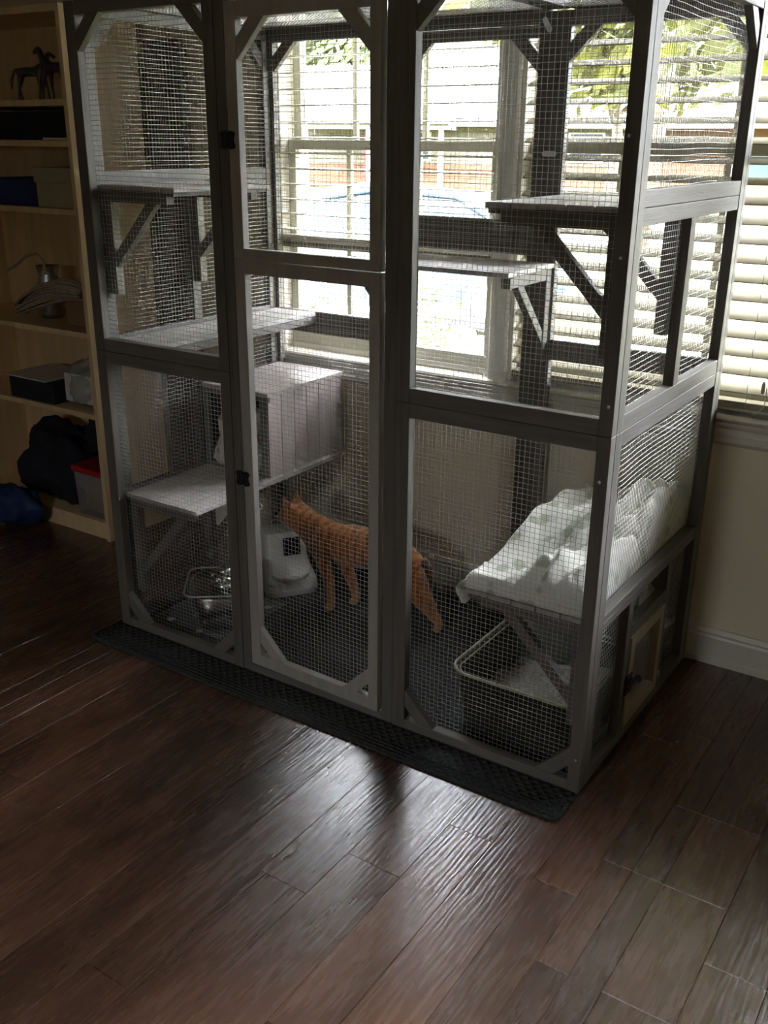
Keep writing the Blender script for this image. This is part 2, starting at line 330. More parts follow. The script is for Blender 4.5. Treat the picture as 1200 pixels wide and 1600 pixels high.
def thing(name, label, cat, loc=(0, 0, 0), rz=0.0, group=None):
    o = bpy.data.objects.new(name, None); COL.objects.link(o); o.empty_display_size = .05
    o.location = loc; o.rotation_euler = (0, 0, rz); o['label'] = label; o['category'] = cat
    if group: o['group'] = group
    return o
def tag(o, label, cat, group=None):
    o['label'] = label; o['category'] = cat
    if group: o['group'] = group
    return o
def struct(o): o['kind'] = 'structure'; return o
def rounded(x0, x1, y0, y1, r, n=5):
    pts = []
    for cx, cy, a0 in ((x1 - r, y1 - r, 0), (x0 + r, y1 - r, 90), (x0 + r, y0 + r, 180), (x1 - r, y0 + r, 270)):
        for k in range(n + 1):
            a = R(a0 + 90 * k / n); pts.append((cx + r * cos(a), cy + r * sin(a)))
    return pts

# ================================================================== THE SETTING
YW = 0.85            # interior face of the window wall
X0, X1, Y0 = -2.3, 4.2, -4.2
# floor: individual planks in one mesh
def build_floor():
    xs = [X0]
    known = [0.44, 0.58, 0.72, 0.86, 1.0, 1.11, 1.235, 1.372, 1.485, 1.61, 1.71, 1.778, 1.845, 1.982, 2.10, 2.24]
    rnd = random.Random(3)
    while xs[-1] < known[0] - .2: xs.append(xs[-1] + rnd.choice([.07, .11, .14, .19]))
    xs[-1] = known[0] if known[0] - xs[-1] < .08 else xs[-1]
    for k in known:
        if k > xs[-1] + .01: xs.append(k)
    while xs[-1] < X1: xs.append(xs[-1] + rnd.choice([.07, .11, .14, .19]))
    ends = {1.235: [-.469], 1.372: [-.258], 1.778: [.107, -.17], 1.71: [-.168, -.51], 1.845: [-.171, -.51, .107], 1.982: [-.335], .58: [-.743], 1.0: [.1, -1.0], 1.11: [-.62]}
    b = B(); cols = []
    g = .0011
    for i in range(len(xs) - 1):
        a, c = xs[i], xs[i + 1]
        e = [v for k, vs in ends.items() if abs(k - a) < .004 for v in vs]
        ys = [Y0]
        y = Y0 + rnd.uniform(.2, .9)
        while y < YW - .1:
            if not any(abs(y - q) < .45 for q in e): ys.append(y)
            y += rnd.uniform(.45, 1.3)
        ys = sorted(ys + e) + [YW]
        for j in range(len(ys) - 1):
            y0, y1 = ys[j], ys[j + 1]; h = .0016
            b.add([(a + g, y0 + g, 0), (c - g, y0 + g, 0), (c - g, y1 - g, 0), (a + g, y1 - g, 0),
                   (a, y0, -h), (c, y0, -h), (c, y1, -h), (a, y1, -h)],
                  [(0, 1, 2, 3), (0, 4, 5, 1), (1, 5, 6, 2), (2, 6, 7, 3), (3, 7, 4, 0)])
            cols += [(rnd.random(), rnd.random(), rnd.random(), 1)] * 5
    o = b.obj('floor', M['floor'])
    at = o.data.attributes.new('plank', 'FLOAT_COLOR', 'FACE')
    for i, c in enumerate(cols): at.data[i].color = c
    struct(o)
build_floor()
struct(B().box(X0 - .1, X1 + .1, Y0 - .1, YW + .15, -.12, -.02).obj('trim_1', M['charcoal']))

# windows: openings
WL = (0.0, 0.845); WR = (0.91, 1.775); WX = (1.84, 2.685); WZ0, WZ1 = 0.77, 2.12
WT = YW + .15
wb = B()
wb.box(X0, WL[0], YW, WT, 0, 2.44)
wb.box(WL[1], WR[0], YW, WT, WZ0, WZ1)
wb.box(WR[1], WX[0], YW, WT, WZ0, WZ1)
wb.box(WX[1], X1, YW, WT, 0, 2.44)
wb.box(WL[0], WX[1], YW, WT, 0, WZ0)
wb.box(WL[0], WX[1], YW, WT, WZ1, 2.44)
struct(wb.obj('wall_back', M['wall']))
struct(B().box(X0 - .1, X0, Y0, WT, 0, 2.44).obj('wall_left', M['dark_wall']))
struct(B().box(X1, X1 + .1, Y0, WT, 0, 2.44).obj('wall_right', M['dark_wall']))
RX0, RX1, RZ0, RZ1 = 1.1, 1.56, 1.50, 1.90   # unseen window opening added behind the camera for fill light
fwb = B()
fwb.box(X0 - .1, RX0, Y0 - .1, Y0, 0, 2.44); fwb.box(RX1, X1 + .1, Y0 - .1, Y0, 0, 2.44); fwb.box(RX0, RX1, Y0 - .1, Y0, 0, RZ0); fwb.box(RX0, RX1, Y0 - .1, Y0, RZ1, 2.44)
struct(fwb.obj('wall_front', M['dark_wall']))
rf = B()
for a, b_, c_, d_ in ((RX0, RX0 + .05, RZ0, RZ1), (RX1 - .05, RX1, RZ0, RZ1), (RX0 + .05, RX1 - .05, RZ0, RZ0 + .05), (RX0 + .05, RX1 - .05, RZ1 - .05, RZ1)): rf.box(a, b_, Y0 - .08, Y0 - .02, c_, d_)
w_fill = struct(rf.obj('window_4', M['trim'])); B().box(RX0 + .05, RX1 - .05, Y0 - .055, Y0 - .05, RZ0 + .05, RZ1 - .05).obj('pane', M['glass'], w_fill)
portal(RX0, RX1, RZ0, RZ1, Y0 - .11, R(90))
struct(B().box(X0 - .1, X1 + .1, Y0 - .1, WT + .35, 2.44, 2.6).obj('ceiling', M['ceiling']))
# baseboard with moulded top
prof = [(YW, 0), (YW - .018, 0), (YW - .018, .018), (YW - .013, .022), (YW - .013, .085), (YW - .010, .092), (YW - .012, .10), (YW - .006, .112), (YW, .115)]
struct(B().prism(prof, 'x', X0, X1).obj('baseboard_back', M['trim']))

def window(n, x0, x1, mull):
    fr = B()
    # jamb liner
    fr.box(x0, x0 + .014, YW - .002, WT, WZ0, WZ1); fr.box(x1 - .014, x1, YW - .002, WT, WZ0, WZ1)
    fr.box(x0, x1, YW - .002, WT, WZ1 - .014, WZ1); fr.box(x0, x1, YW + .04, WT + .02, WZ0, WZ0 + .02)
    w = struct(fr.obj('window_%d' % n, M['trim'], bevel=.002))
    zm = 1.462
    for nm, ya, z0, z1, gx in (('lower_sash', .893, WZ0 + .02, zm + .016, mull), ('upper_sash', .928, zm - .014, WZ1 - .014, mull)):
        b = B(); a, c = x0 + .014, x1 - .014; t = .030
        b.box(a, a + t, ya, ya + .028, z0, z1); b.box(c - t, c, ya, ya + .028, z0, z1)
        b.box(a + t, c - t, ya, ya + .028, z0, z0 + (.040 if nm == 'lower_sash' else .028)); b.box(a + t, c - t, ya, ya + .028, z1 - .032, z1)
        for gxx in gx: b.box(gxx - .009, gxx + .009, ya + .008, ya + .022, z0 + .03, z1 - .03)
        s = b.obj(nm, M['sash'], w, bevel=.0015)
        B().box(a + t - .004, c - t + .004, ya + .013, ya + .017, z0 + .02, z1 - .02).obj('pane', M['glass'], s)
    b = B(); b.box((x0 + x1) / 2 - .03, (x0 + x1) / 2 + .03, .885, .905, zm + .008, zm + .020); b.tube([((x0 + x1) / 2 - .02, .885, zm + .026), ((x0 + x1) / 2 + .028, .882, zm + .026)], .006)
    b.obj('sash_lock', M['zinc'], w)
    return w
w1 = window(1, *WL, (.262, .533))
w2 = window(2, *WR, (1.205, 1.50))
w3 = window(3, *WX, (2.12, 2.40))
# casings, stool, apron
def casing(x0, x1):
    y = YW
    b = B()
    b.prism([(x0, y), (x0, y - .012), (x0 + .008, y - .018), (x1 - .008, y - .018), (x1, y - .012), (x1, y)], 'z', WZ0, WZ1 + .005)
    return b
c = B(); c.v, c.f, c.sm = casing(-.068, 0.0).v, casing(-.068, 0).f, casing(-.068, 0).sm
struct(c.obj('trim_2', M['trim']))
struct(casing(.845, .91).obj('trim_3', M['trim']))
struct(casing(1.775, 1.84).obj('trim_4', M['trim']))
struct(casing(2.685, 2.75).obj('trim_8', M['trim']))
struct(B().box(-.08, 2.765, YW - .022, YW, WZ1, WZ1 + .09).obj('trim_5', M['trim']))
st = B()
st.prism([(YW + .12, .752), (YW - .02, .752), (YW - .028, .756), (YW - .032, .762), (YW - .028, .768), (YW - .02, .772), (YW + .12, .772)], 'x', -.085, 2.78)
struct(st.obj('trim_6', M['trim']))
struct(B().prism([(YW, .752), (YW - .026, .752), (YW - .024, .742), (YW - .012, .730), (YW - .012, .712), (YW - .018, .706), (YW - .018, .694), (YW - .008, .684), (YW, .680)], 'x', -.07, 2.76).obj('trim_7', M['trim']))

portal(WL[0], WL[1], WZ0, WZ1, WT + .01)
portal(WR[0], WR[1], WZ0, WZ1, WT + .01)
portal(WX[0], WX[1], WZ0, WZ1, WT + .01)

# blinds
def blind(name, label, x0, x1, ztop, zbot, tilt, gathered, wand_x, rnd):
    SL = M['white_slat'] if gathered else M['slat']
    t = thing(name, label, 'window blind', ((x0 + x1) / 2, .862, zbot))
    cx, cz = (x0 + x1) / 2, zbot
    def loc(b): b.v = [(p[0] - cx, p[1] - .862, p[2] - cz) for p in b.v]; return b
    loc(B().box(x0, x1, .836, .885, 2.06, 2.10)).obj('head_rail', M['slat'], t)
    sp = .0492; z = ztop; n = 0
    hw = .0245
    def slat(z, tl, y=.862):
        b = B(); N = 6; top = []; bot = []
        for k in range(N + 1):
            s_ = -1 + 2 * k / N; yy = s_ * hw; zz = .0020 * (1 - s_ * s_)
            top.append((yy * cos(tl) - zz * sin(tl), yy * sin(tl) + zz * cos(tl)))
        pts = [(a, b_ + .0014) for a, b_ in top] + [(a, b_ - .0014) for a, b_ in reversed(top)]
        sag = rnd.uniform(-.0008, .0008)
        b.prism([(y + a, z + b_ + sag) for a, b_ in pts], 'x', x0 + .004, x1 - .004)
        return loc(b)
    while z > zbot + .035 + gathered * .0042:
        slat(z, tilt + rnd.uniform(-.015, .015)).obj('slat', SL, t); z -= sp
    for k in range(gathered):
        slat(zbot + .024 + k * .0046, rnd.uniform(-.01, .01)).obj('slat', SL, t)
    loc(B().box(x0 + .003, x1 - .003, .838, .886, zbot, zbot + .019)).obj('bottom_rail', M['slat'], t, bevel=.002)
    for f in (.14, .5, .86):
        xx = x0 + (x1 - x0) * f; b = B()
        for yy in (.8370, .8875): b.tube([(xx, yy, zbot), (xx, yy, 2.06)], .0008, 5)
        loc(b).obj('ladder_cord', M['cable'], t)
    if wand_x is not None:
        loc(B().tube([(wand_x, .832, 2.06), (wand_x, .826, 1.30)], .0042, 8)).obj('tilt_wand', M['clear'], t)
    return t
rb = random.Random(5)
blind('window_blind', 'white slatted blind raised halfway in the left window behind the cage', .018, .832, 2.025, 1.13, 0.02, 4, .028, rb)
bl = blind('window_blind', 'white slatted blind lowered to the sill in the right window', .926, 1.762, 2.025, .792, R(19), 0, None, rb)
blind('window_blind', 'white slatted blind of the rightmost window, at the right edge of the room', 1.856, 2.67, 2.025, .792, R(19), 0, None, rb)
bc = B(); cx, cz = (.926 + 1.762) / 2, .792
bc.tube([(1.70 - cx, -.030, 2.06 - cz), (1.70 - cx, -.034, 1.3 - cz), (1.697 - cx, -.036, .81 - cz), (1.68 - cx, -.05, .775 - cz + .012), (1.655 - cx, -.052, .80 - cz), (1.64 - cx, -.05, .788 - cz)], .0011, 5)
bc.obj('pull_cord', M['cable'], bl)
for zz, xx in ((1.02, 1.698), (.845, 1.688)):
    B().lathe([(.003, 0), (.0052, .006), (.0052, .026), (.002, .034)], (xx - cx, -.036, zz - cz), 10).obj('cord_tassel', M['white_plastic'], bl)

# ================================================================== THE CAT ENCLOSURE
W, D, H, ZS = 1.578, .813, 1.806, .90
Zb = .011
cage = thing('cat_enclosure', 'large grey wooden cat enclosure with wire mesh walls, three bays wide, under the windows', 'cat cage')
def P(name, x0, x1, y0, y1, z0, z1, m=None, parent=None, bev=.0016):
    if m is None:
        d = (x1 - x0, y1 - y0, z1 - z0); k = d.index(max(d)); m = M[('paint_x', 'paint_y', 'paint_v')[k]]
    return B().box(x0, x1, y0, y1, z0, z1).obj(name, m, parent or cage, bevel=bev)

def brace(plane, cu, cv, su, sv, c0, c1, m=None, L=.088, w=.034, parent=None):
    # corner brace: diagonal strip across an inner corner (cu, cv); su, sv point into the opening
    k = w * 1.414
    pts = [(cu + su * L, cv), (cu, cv + sv * L), (cu, cv + sv * (L - k)), (cu + su * (L - k), cv)]
    if L - k < .02: pts = pts
    b = B().prism(pts, {'y': 'y', 'x': 'x'}[plane], c0, c1)
    return b.obj('corner_brace', m or M['paint'], parent or cage, bevel=.001)

wr = random.Random(11)
def wire(name, plane, c, u0, u1, v0, v1, parent=None, amp=.0012, pitch=.0127, r=.00052, cut=None, label=None):
    """welded mesh in a plane; every wire a four-sided rod with a slight bow"""
    b = B(); seed = wr.uniform(0, 50)
    def pt(u, v):
        dn = amp * mnoise.noise(Vector((u * 4, v * 4, seed))) * 2.2
        du = amp * mnoise.noise(Vector((u * 5, v * 5, seed + 9))); dv = amp * mnoise.noise(Vector((u * 5, v * 5, seed + 19)))
        return {'y': (u + du, c + dn, v + dv), 'x': (c + dn, u + du, v + dv), 'z': (u + du, v + dv, c + dn)}[plane]
    seg = .09
    def run(pts):
        b.tube(pts, r, 4)
    nu = int((u1 - u0) / pitch); nv = int((v1 - v0) / pitch)
    for i in range(nu + 1):
        u = u0 + (i + .5) * (u1 - u0) / (nu + 1); N = max(2, int((v1 - v0) / seg)); run([pt(u, v0 + (v1 - v0) * k / N) for k in range(N + 1)])
    for j in range(nv + 1):
        v = v0 + (j + .5) * (v1 - v0) / (nv + 1); N = max(2, int((u1 - u0) / seg))
        run([Vector(pt(u0 + (u1 - u0) * k / N, v)) for k in range(N + 1)])
    o = b.obj(name, M['wire'], parent or cage)
    return o

def screw(x, y, z, ax):
    b = B()
    b.lathe([(.0005, -.0012), (.0042, -.001), (.0046, 0), (.0030, .0012), (.0016, .0014)], (0, 0, 0), 12)
    o = b.obj('screw', M['zinc'], cage, loc=(x, y, z))
    o.rotation_euler = {'-y': (R(90), 0, 0), '+x': (0, R(90), 0)}[ax]
    return o

FT = .028   # frame thickness
def bay_front(x0, x1, wl, wr_):
    P('post', x0, x0 + wl, 0, FT, Zb, ZS); P('post', x1 - wr_, x1, 0, FT, Zb, ZS)
    P('post', x0, x0 + wl, 0, FT, ZS + .001, H); P('post', x1 - wr_, x1, 0, FT, ZS + .001, H)
    a, c = x0 + wl, x1 - wr_
    P('rail', a, c, .001, FT, Zb, .038); P('rail', a, c, .001, FT, .865, ZS - .0006); P('rail', a, c, .001, FT, ZS + .0006, .936); P('rail', a, c, .001, FT, 1.775, H)
    for cu, su in ((a, 1), (c, -1)):
        brace('y', cu, .038, su, 1, .003, .024); brace('y', cu, 1.775, su, -1, .003, .024)
    wire('wire_mesh', 'y', .0262, a - .006, c + .006, .03, .872); wire('wire_mesh', 'y', .0262, a - .006, c + .006, .93, 1.78)
bay_front(0, .517, .038, .034)
bay_front(1.042, W, .038, .031)
P('post', .518, .549, .002, FT, Zb, H); P('post', 1.008, 1.041, .002, FT, Zb, H)
P('rail', .549, 1.008, .002, FT, Zb, .035); P('rail', .549, 1.008, .002, FT, 1.777, H)

# the walk-in door, hinged on its left, standing very slightly open
dpiv = Vector((.552, .022, 0))
def door_part(b, name, m, parent=None, bev=.0016):
    b.v = [(p[0] - dpiv.x, p[1] - dpiv.y, p[2]) for p in b.v]
    return b.obj(name, m, parent, bevel=bev)
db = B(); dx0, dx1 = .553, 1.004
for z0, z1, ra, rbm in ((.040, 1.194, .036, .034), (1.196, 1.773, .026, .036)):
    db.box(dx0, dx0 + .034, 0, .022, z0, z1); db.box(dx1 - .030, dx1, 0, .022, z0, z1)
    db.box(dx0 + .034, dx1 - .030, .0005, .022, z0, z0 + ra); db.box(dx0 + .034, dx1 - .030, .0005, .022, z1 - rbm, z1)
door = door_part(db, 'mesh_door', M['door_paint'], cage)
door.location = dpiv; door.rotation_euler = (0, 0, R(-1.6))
door['label'] = 'lighter grey tall mesh door'
da, dc = dx0 + .034 - dpiv.x, dx1 - .030 - dpiv.x; ya, yb = .003 - dpiv.y, .020 - dpiv.y
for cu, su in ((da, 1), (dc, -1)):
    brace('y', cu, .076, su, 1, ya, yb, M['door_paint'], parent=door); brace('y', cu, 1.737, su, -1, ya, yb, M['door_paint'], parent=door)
wire('wire_mesh', 'y', .0205 - dpiv.y, da - .004, dc + .004, .07, 1.165, parent=door)
wire('wire_mesh', 'y', .0205 - dpiv.y, da - .004, dc + .004, 1.218, 1.742, parent=door)
def hinge(z, parent):
    b = B(); x = 0.0; y = -.0245
    for sx in (-1, 1):
        pts = []
        for k in range(13):
            a = pi * k / 12; pts.append((sx * (.007 + .018 * sin(a) + (.006 * sin(3 * a))), z + .021 * cos(a)))
        pts = [(sx * .003, z + .016)] + pts + [(sx * .003, z - .016)]
        b.prism(pts, 'y', y - .0025, y + .001)
        for dz in (-.013, .013): b.ball((sx * .016, y - .0028, z + dz), .003, 6)
    b.tube([(0, y - .002, z - .012), (0, y - .002, z + .012)], .004, 8)
    b.ball((0, y - .004, z + .013), .0045, 6); b.ball((0, y - .004, z - .013), .0045, 6)
    return b.obj('hinge', M['black_metal'], parent)
hinge(1.474, door); hinge(.612, door)

# right and left sides
def side(x0, x1, right):
    for z0, z1 in ((Zb, ZS), (ZS + .001, H)):
        P('post', x0, x1, FT + .001, .066, z0, z1); P('post', x0, x1, .756, .789, z0, z1)
    e = .0012
    for z0, z1 in ((Zb, .040), (.420, .4395), (.4405, .458), (.865, ZS - .0006), (ZS + .0006, .936), (1.320, 1.3545), (1.3555, 1.390), (1.775, H)):
        P('rail', x0 + e, x1 - e, .066, .756, z0, z1)
    P('post', x0 + e, x1 - e, .384, .420, .936, 1.320)
    for cu, su in ((.066, 1), (.756, -1)): brace('x', cu, 1.775, su, -1, x0 + .004, x1 - .004)
    xm = x0 + .003 if right else x1 - .003
    am = .003 if right else .0015
    wire('wire_mesh', 'x', xm, .06, .762, .452, .87, amp=am); wire('wire_mesh', 'x', xm, .06, .762, .93, 1.325, amp=am); wire('wire_mesh', 'x', xm, .06, .762, 1.385, 1.78, amp=am)
    return xm
side(W - FT, W, True)
xmL = side(0, FT, False)
wire('wire_mesh', 'x', xmL, .06, .762, .03, .43)
xs0, xs1 = W - FT, W
P('post', xs0 + .001, xs1 - .001, .242, .276, .040, .420); P('post', xs0 + .001, xs1 - .001, .536, .566, .040, .420)
P('rail', xs0 + .001, xs1 - .001, .276, .536, .312, .345)
wire('wire_mesh', 'x', xs0 + .003, .062, .248, .035, .425); wire('wire_mesh', 'x', xs0 + .003, .56, .76, .035, .425)
# small hatch door
hb = B()
hb.box(W - .024, W + .003, .280, .312, .046, .308); hb.box(W - .024, W + .003, .501, .532, .046, .308)
hb.box(W - .024, W + .003, .312, .501, .046, .078); hb.box(W - .024, W + .003, .312, .501, .276, .308)
hatch = hb.obj('hatch_door', M['pale_paint'], cage, bevel=.0016); hatch['label'] = 'small pale wooden hatch frame'
B().box(W - .016, W - .013, .308, .505, .074, .280).obj('pane', M['clear'], hatch)
lb = B(); lb.box(W + .002, W + .006, .266, .300, .150, .205); lb.tube([(W + .008, .268, .178), (W + .012, .330, .172)], .006, 8); lb.box(W + .004, W + .011, .276, .290, .158, .198); lb.ball((W + .012, .332, .172), .011, 8)
lb.obj('latch', M['black_metal'], hatch)
for z in (.275, .085): B().tube([(W + .005, .536, z - .012), (W + .005, .536, z + .012)], .003, 8).obj('hinge', M['zinc'], hatch)

# back
yb0, yb1 = .790, D
def bay_back(x0, x1, wl, wr_, rails, braces=True):
    P('post', x0, x0 + wl, yb0, yb1, Zb, H); P('post', x1 - wr_, x1, yb0, yb1, Zb, H)
    a, c = x0 + wl, x1 - wr_
    for z0, z1 in rails: P('rail', a, c, yb0 + .001, yb1 - .001, z0, z1)
    if braces:
        zt = min(z0 for z0, z1 in rails if z1 > 1.7)
        for cu, su in ((a, 1), (c, -1)):
            brace('y', cu, zt, su, -1, yb0 + .002, yb1 - .002); brace('y', cu, .040, su, 1, yb0 + .002, yb1 - .002)
    wire('wire_mesh', 'y', yb0 - .002, a - .006, c + .006, .02, 1.785)
bay_back(0, .515, .040, .032, [(Zb, .040), (.852, .888), (.889, .926), (1.768, H)])
bay_back(.516, 1.037, .036, .055, [(Zb, .040), (1.166, 1.213), (1.214, 1.262), (1.742, 1.7725), (1.7755, H)])
bay_back(1.038, W, .036, .030, [(Zb, .040), (.868, .898), (.899, .928), (1.768, H)])
def plate(x, z, ang):
    b = B(); n = 8; L_, r = .028, .0075; pts = []
    for k in range(n + 1): a = -pi / 2 + pi * k / n; pts.append((L_ / 2 * 1.0 + r * cos(a) - r * 0, r * sin(a)))
    for k in range(n + 1): a = pi / 2 + pi * k / n; pts.append((-L_ / 2 + r * cos(a), r * sin(a)))
    c_, s_ = cos(ang), sin(ang)
    b.prism([(x + p[0] * c_ - p[1] * s_, z + p[0] * s_ + p[1] * c_) for p in pts], 'y', yb0 - .0045, yb0 - .003)
    for sx in (-1, 1): b.tube([(x + sx * L_ / 2 * c_, yb0 - .006, z + sx * L_ / 2 * s_), (x + sx * L_ / 2 * c_, yb0 - .004, z + sx * L_ / 2 * s_)], .003, 8)
    b.obj('metal_strap', M['zinc'], cage)
plate(1.034, 1.446, 0); plate(1.005, 1.772, -1.0)
# roof
for x0, x1 in ((.0, .517), (.517, 1.04), (1.04, W)):
    P('roof_rail', x0 + .001, x0 + .032, FT + .03, .786, H + .001, H + .020); P('roof_rail', x1 - .032, x1 - .001, FT + .03, .786, H + .001, H + .020)
    P('roof_rail', x0 + .033, x1 - .033, .002, .034, H + .001, H + .020); P('roof_rail', x0 + .033, x1 - .033, .780, .812, H + .001, H + .020)
    wire('wire_mesh', 'z', H + .004, x0 + .02, x1 - .02, .02, .80)
for x, z in ((1.556, 1.488), (1.562, 1.265), (1.565, .965), (1.560, .80), (1.565, .10)): screw(x, -.0002, z, '-y')

# perches on brackets
def perch(side_, y0, y1, ztop, depth, zleg, name='perch', brk=(.045, .385), ln=.24, nboards=5):
    """boards running front to back, standing off a side wall on triangular brackets"""
    xw = W - FT - .004 if side_ > 0 else FT + .004
    fx = lambda d: xw - side_ * d
    b = B(); n = nboards; wd = depth / n; rr = random.Random(int(ztop * 100))
    for k in range(n):
        a, c_ = fx(k * wd + .0012), fx((k + 1) * wd - .0012); dz = rr.uniform(-.0008, .0008)
        b.box(min(a, c_), max(a, c_), y0 + rr.uniform(-.001, .001), y1, ztop - .013 + dz, ztop + dz)
    pr = b.obj(name, M['board'], cage, bevel=.0016)
    for yb_ in brk:
        q = B(); ya_, yc = yb_, yb_ + .028
        def bx(d0, d1, z0, z1):
            a, c_ = fx(d0), fx(d1); q.box(min(a, c_), max(a, c_), ya_, yc, z0, z1)
        bx(0.032, depth - .036, ztop - .046, ztop - .0135); bx(0, .031, zleg, ztop - .0135)
        k = .040
        zt = ztop - .046; d1 = ln * .86; d0 = .031
        pts = [(fx(d1), zt), (fx(d1 - k), zt), (fx(d0), zt - (d1 - k - d0) * 1.02), (fx(d0), zt - (d1 - d0) * 1.02)]
        q.prism(pts, 'y', ya_ + .003, yc - .003)
        q.obj('bracket', M['paint'], pr, bevel=.0016)
    q = B(); a, c_ = fx(depth - .008), fx(depth - .034); q.box(min(a, c_), max(a, c_), y0 + .004, y1 - .004, ztop - .024, ztop - .0135)
    q.obj('batten', M['paint_y'], pr, bevel=.001)
    return pr
perch(1, .040, .425, 1.357, .312, 1.052)
perch(-1, .040, .425, 1.357, .285, 1.058)
# back perch: boards along x on brackets off the back wall
def perch_back(x0, x1, depth, ztop, zleg, bxs):
    b = B(); n = 5; wd = depth / n; yw = yb0 - .006
    for k in range(n): b.box(x0, x1, yw - (k + 1) * wd + .0012, yw - k * wd - .0012, ztop - .013, ztop)
    pr = b.obj('perch', M['board'], cage, bevel=.0016)
    for xb in bxs:
        q = B(); xa, xc = xb, xb + .028
        q.box(xa, xc, yw - depth + .03, yw - .031, ztop - .046, ztop - .0135); q.box(xa, xc, yw - .031, yw, zleg, ztop - .0135)
        d1 = depth * .72; d0 = .031; k = .038; zt = ztop - .046
        q.prism([(yw - d1, zt), (yw - d1 + k, zt), (yw - d0, zt - (d1 - k - d0) * 1.02), (yw - d0, zt - (d1 - d0) * 1.02)], 'x', xa + .003, xc - .003)
        q.obj('bracket', M['paint'], pr, bevel=.0016)
    return pr
perch_back(.50, 1.075, .295, 1.150, .865, (.515, 1.040))
# ledge on the left side, platforms, nest box
b = B()
for k in range(4): b.box(.034 + k * .043, .034 + (k + 1) * .043 - .002, .032, .784, .912, .926)
led = b.obj('ledge', M['board'], cage, bevel=.0016)
B().box(.18, .205, .034, .782, .888, .911).obj('batten', M['paint_y'], led, bevel=.001)
b = B()
for k in range(5): b.box(.034 + k * .0596, .034 + (k + 1) * .0596 - .0015, .032, .784, .440, .454)
plat = b.obj('platform', M['board'], cage, bevel=.0016)
for yb_ in (.046, .362):
    q = B(); q.box(.034, .300, yb_, yb_ + .028, .410, .4395); q.box(.034, .064, yb_, yb_ + .028, .12, .410)
    q.prism([(.275, .410), (.235, .410), (.064, .215), (.064, .175)], 'y', yb_ + .004, yb_ + .024)
    q.obj('bracket', M['paint'], plat, bevel=.0016)
pr = perch(1, .034, .785, .452, .318, .16, 'platform', (.046, .385, .74), .26, 5)

# nest box
nx0, nx1, ny0, ny1, nz0, nz1 = .036, .312, .392, .784, .4545, .735
nb = B()
for k in range(6):
    w_ = (ny1 - ny0) / 6; nb.box(nx1 - .012, nx1, ny0 + k * w_ + .0012, ny0 + (k + 1) * w_ - .0012, nz0, nz1 - .014)
nest = nb.obj('nest_box', M['nest'], cage, bevel=.001); nest['label'] = 'pinkish grey planked nest box'
tb = B()
for k in range(5):
    w_ = (nx1 + .006 - nx0) / 5; tb.box(nx0 + k * w_ + .0008, nx0 + (k + 1) * w_ - .0008, ny0 - .008, ny1, nz1 - .013, nz1)
tb.obj('lid', M['nest'], nest, bevel=.001)
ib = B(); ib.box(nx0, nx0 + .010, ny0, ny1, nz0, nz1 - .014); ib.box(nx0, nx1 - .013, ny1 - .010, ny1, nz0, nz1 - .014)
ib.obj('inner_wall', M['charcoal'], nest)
fb = B(); fb.box(nx0, nx0 + .022, ny0 - .001, ny0 + .012, nz0, nz1 - .014); fb.box(nx1 - .034, nx1 - .0005, ny0 - .001, ny0 + .012, nz0, nz1 - .014); fb.box(nx0, nx1, ny0 - .002, ny0 + .012, nz1 - .030, nz1 - .014); fb.box(nx0 + .022, nx1 - .034, ny0 - .001, ny0 + .012, nz0, nz0 + .016)
fb.obj('front_frame', M['paint'], nest, bevel=.001)

# ================================================================== THINGS IN AND ON THE ENCLOSURE
# charcoal mat under the enclosure
mb = B(); mx0, mx1, my0, my1 = -.022, 1.576, -.118, .815
mb.prism(rounded(mx0, mx1, my0, my1, .02), 'z', .0, .008)
rug = mb.obj('floor_mat', M['mat'], bevel=.002)
tag(rug, 'dark charcoal embossed mat lying under the cat enclosure', 'mat')
bb = B()
for o_, h_ in ((.010, .0030), (.024, .0026), (.036, .0022)):
    bb.tube([(mx0 + o_, my0 + o_, .008), (mx1 - o_, my0 + o_, .008), (mx1 - o_, my1 - o_, .008), (mx0 + o_, my1 - o_, .008)], h_, 6, closed=True)
bb.obj('ribbed_border', M['mat'], rug)

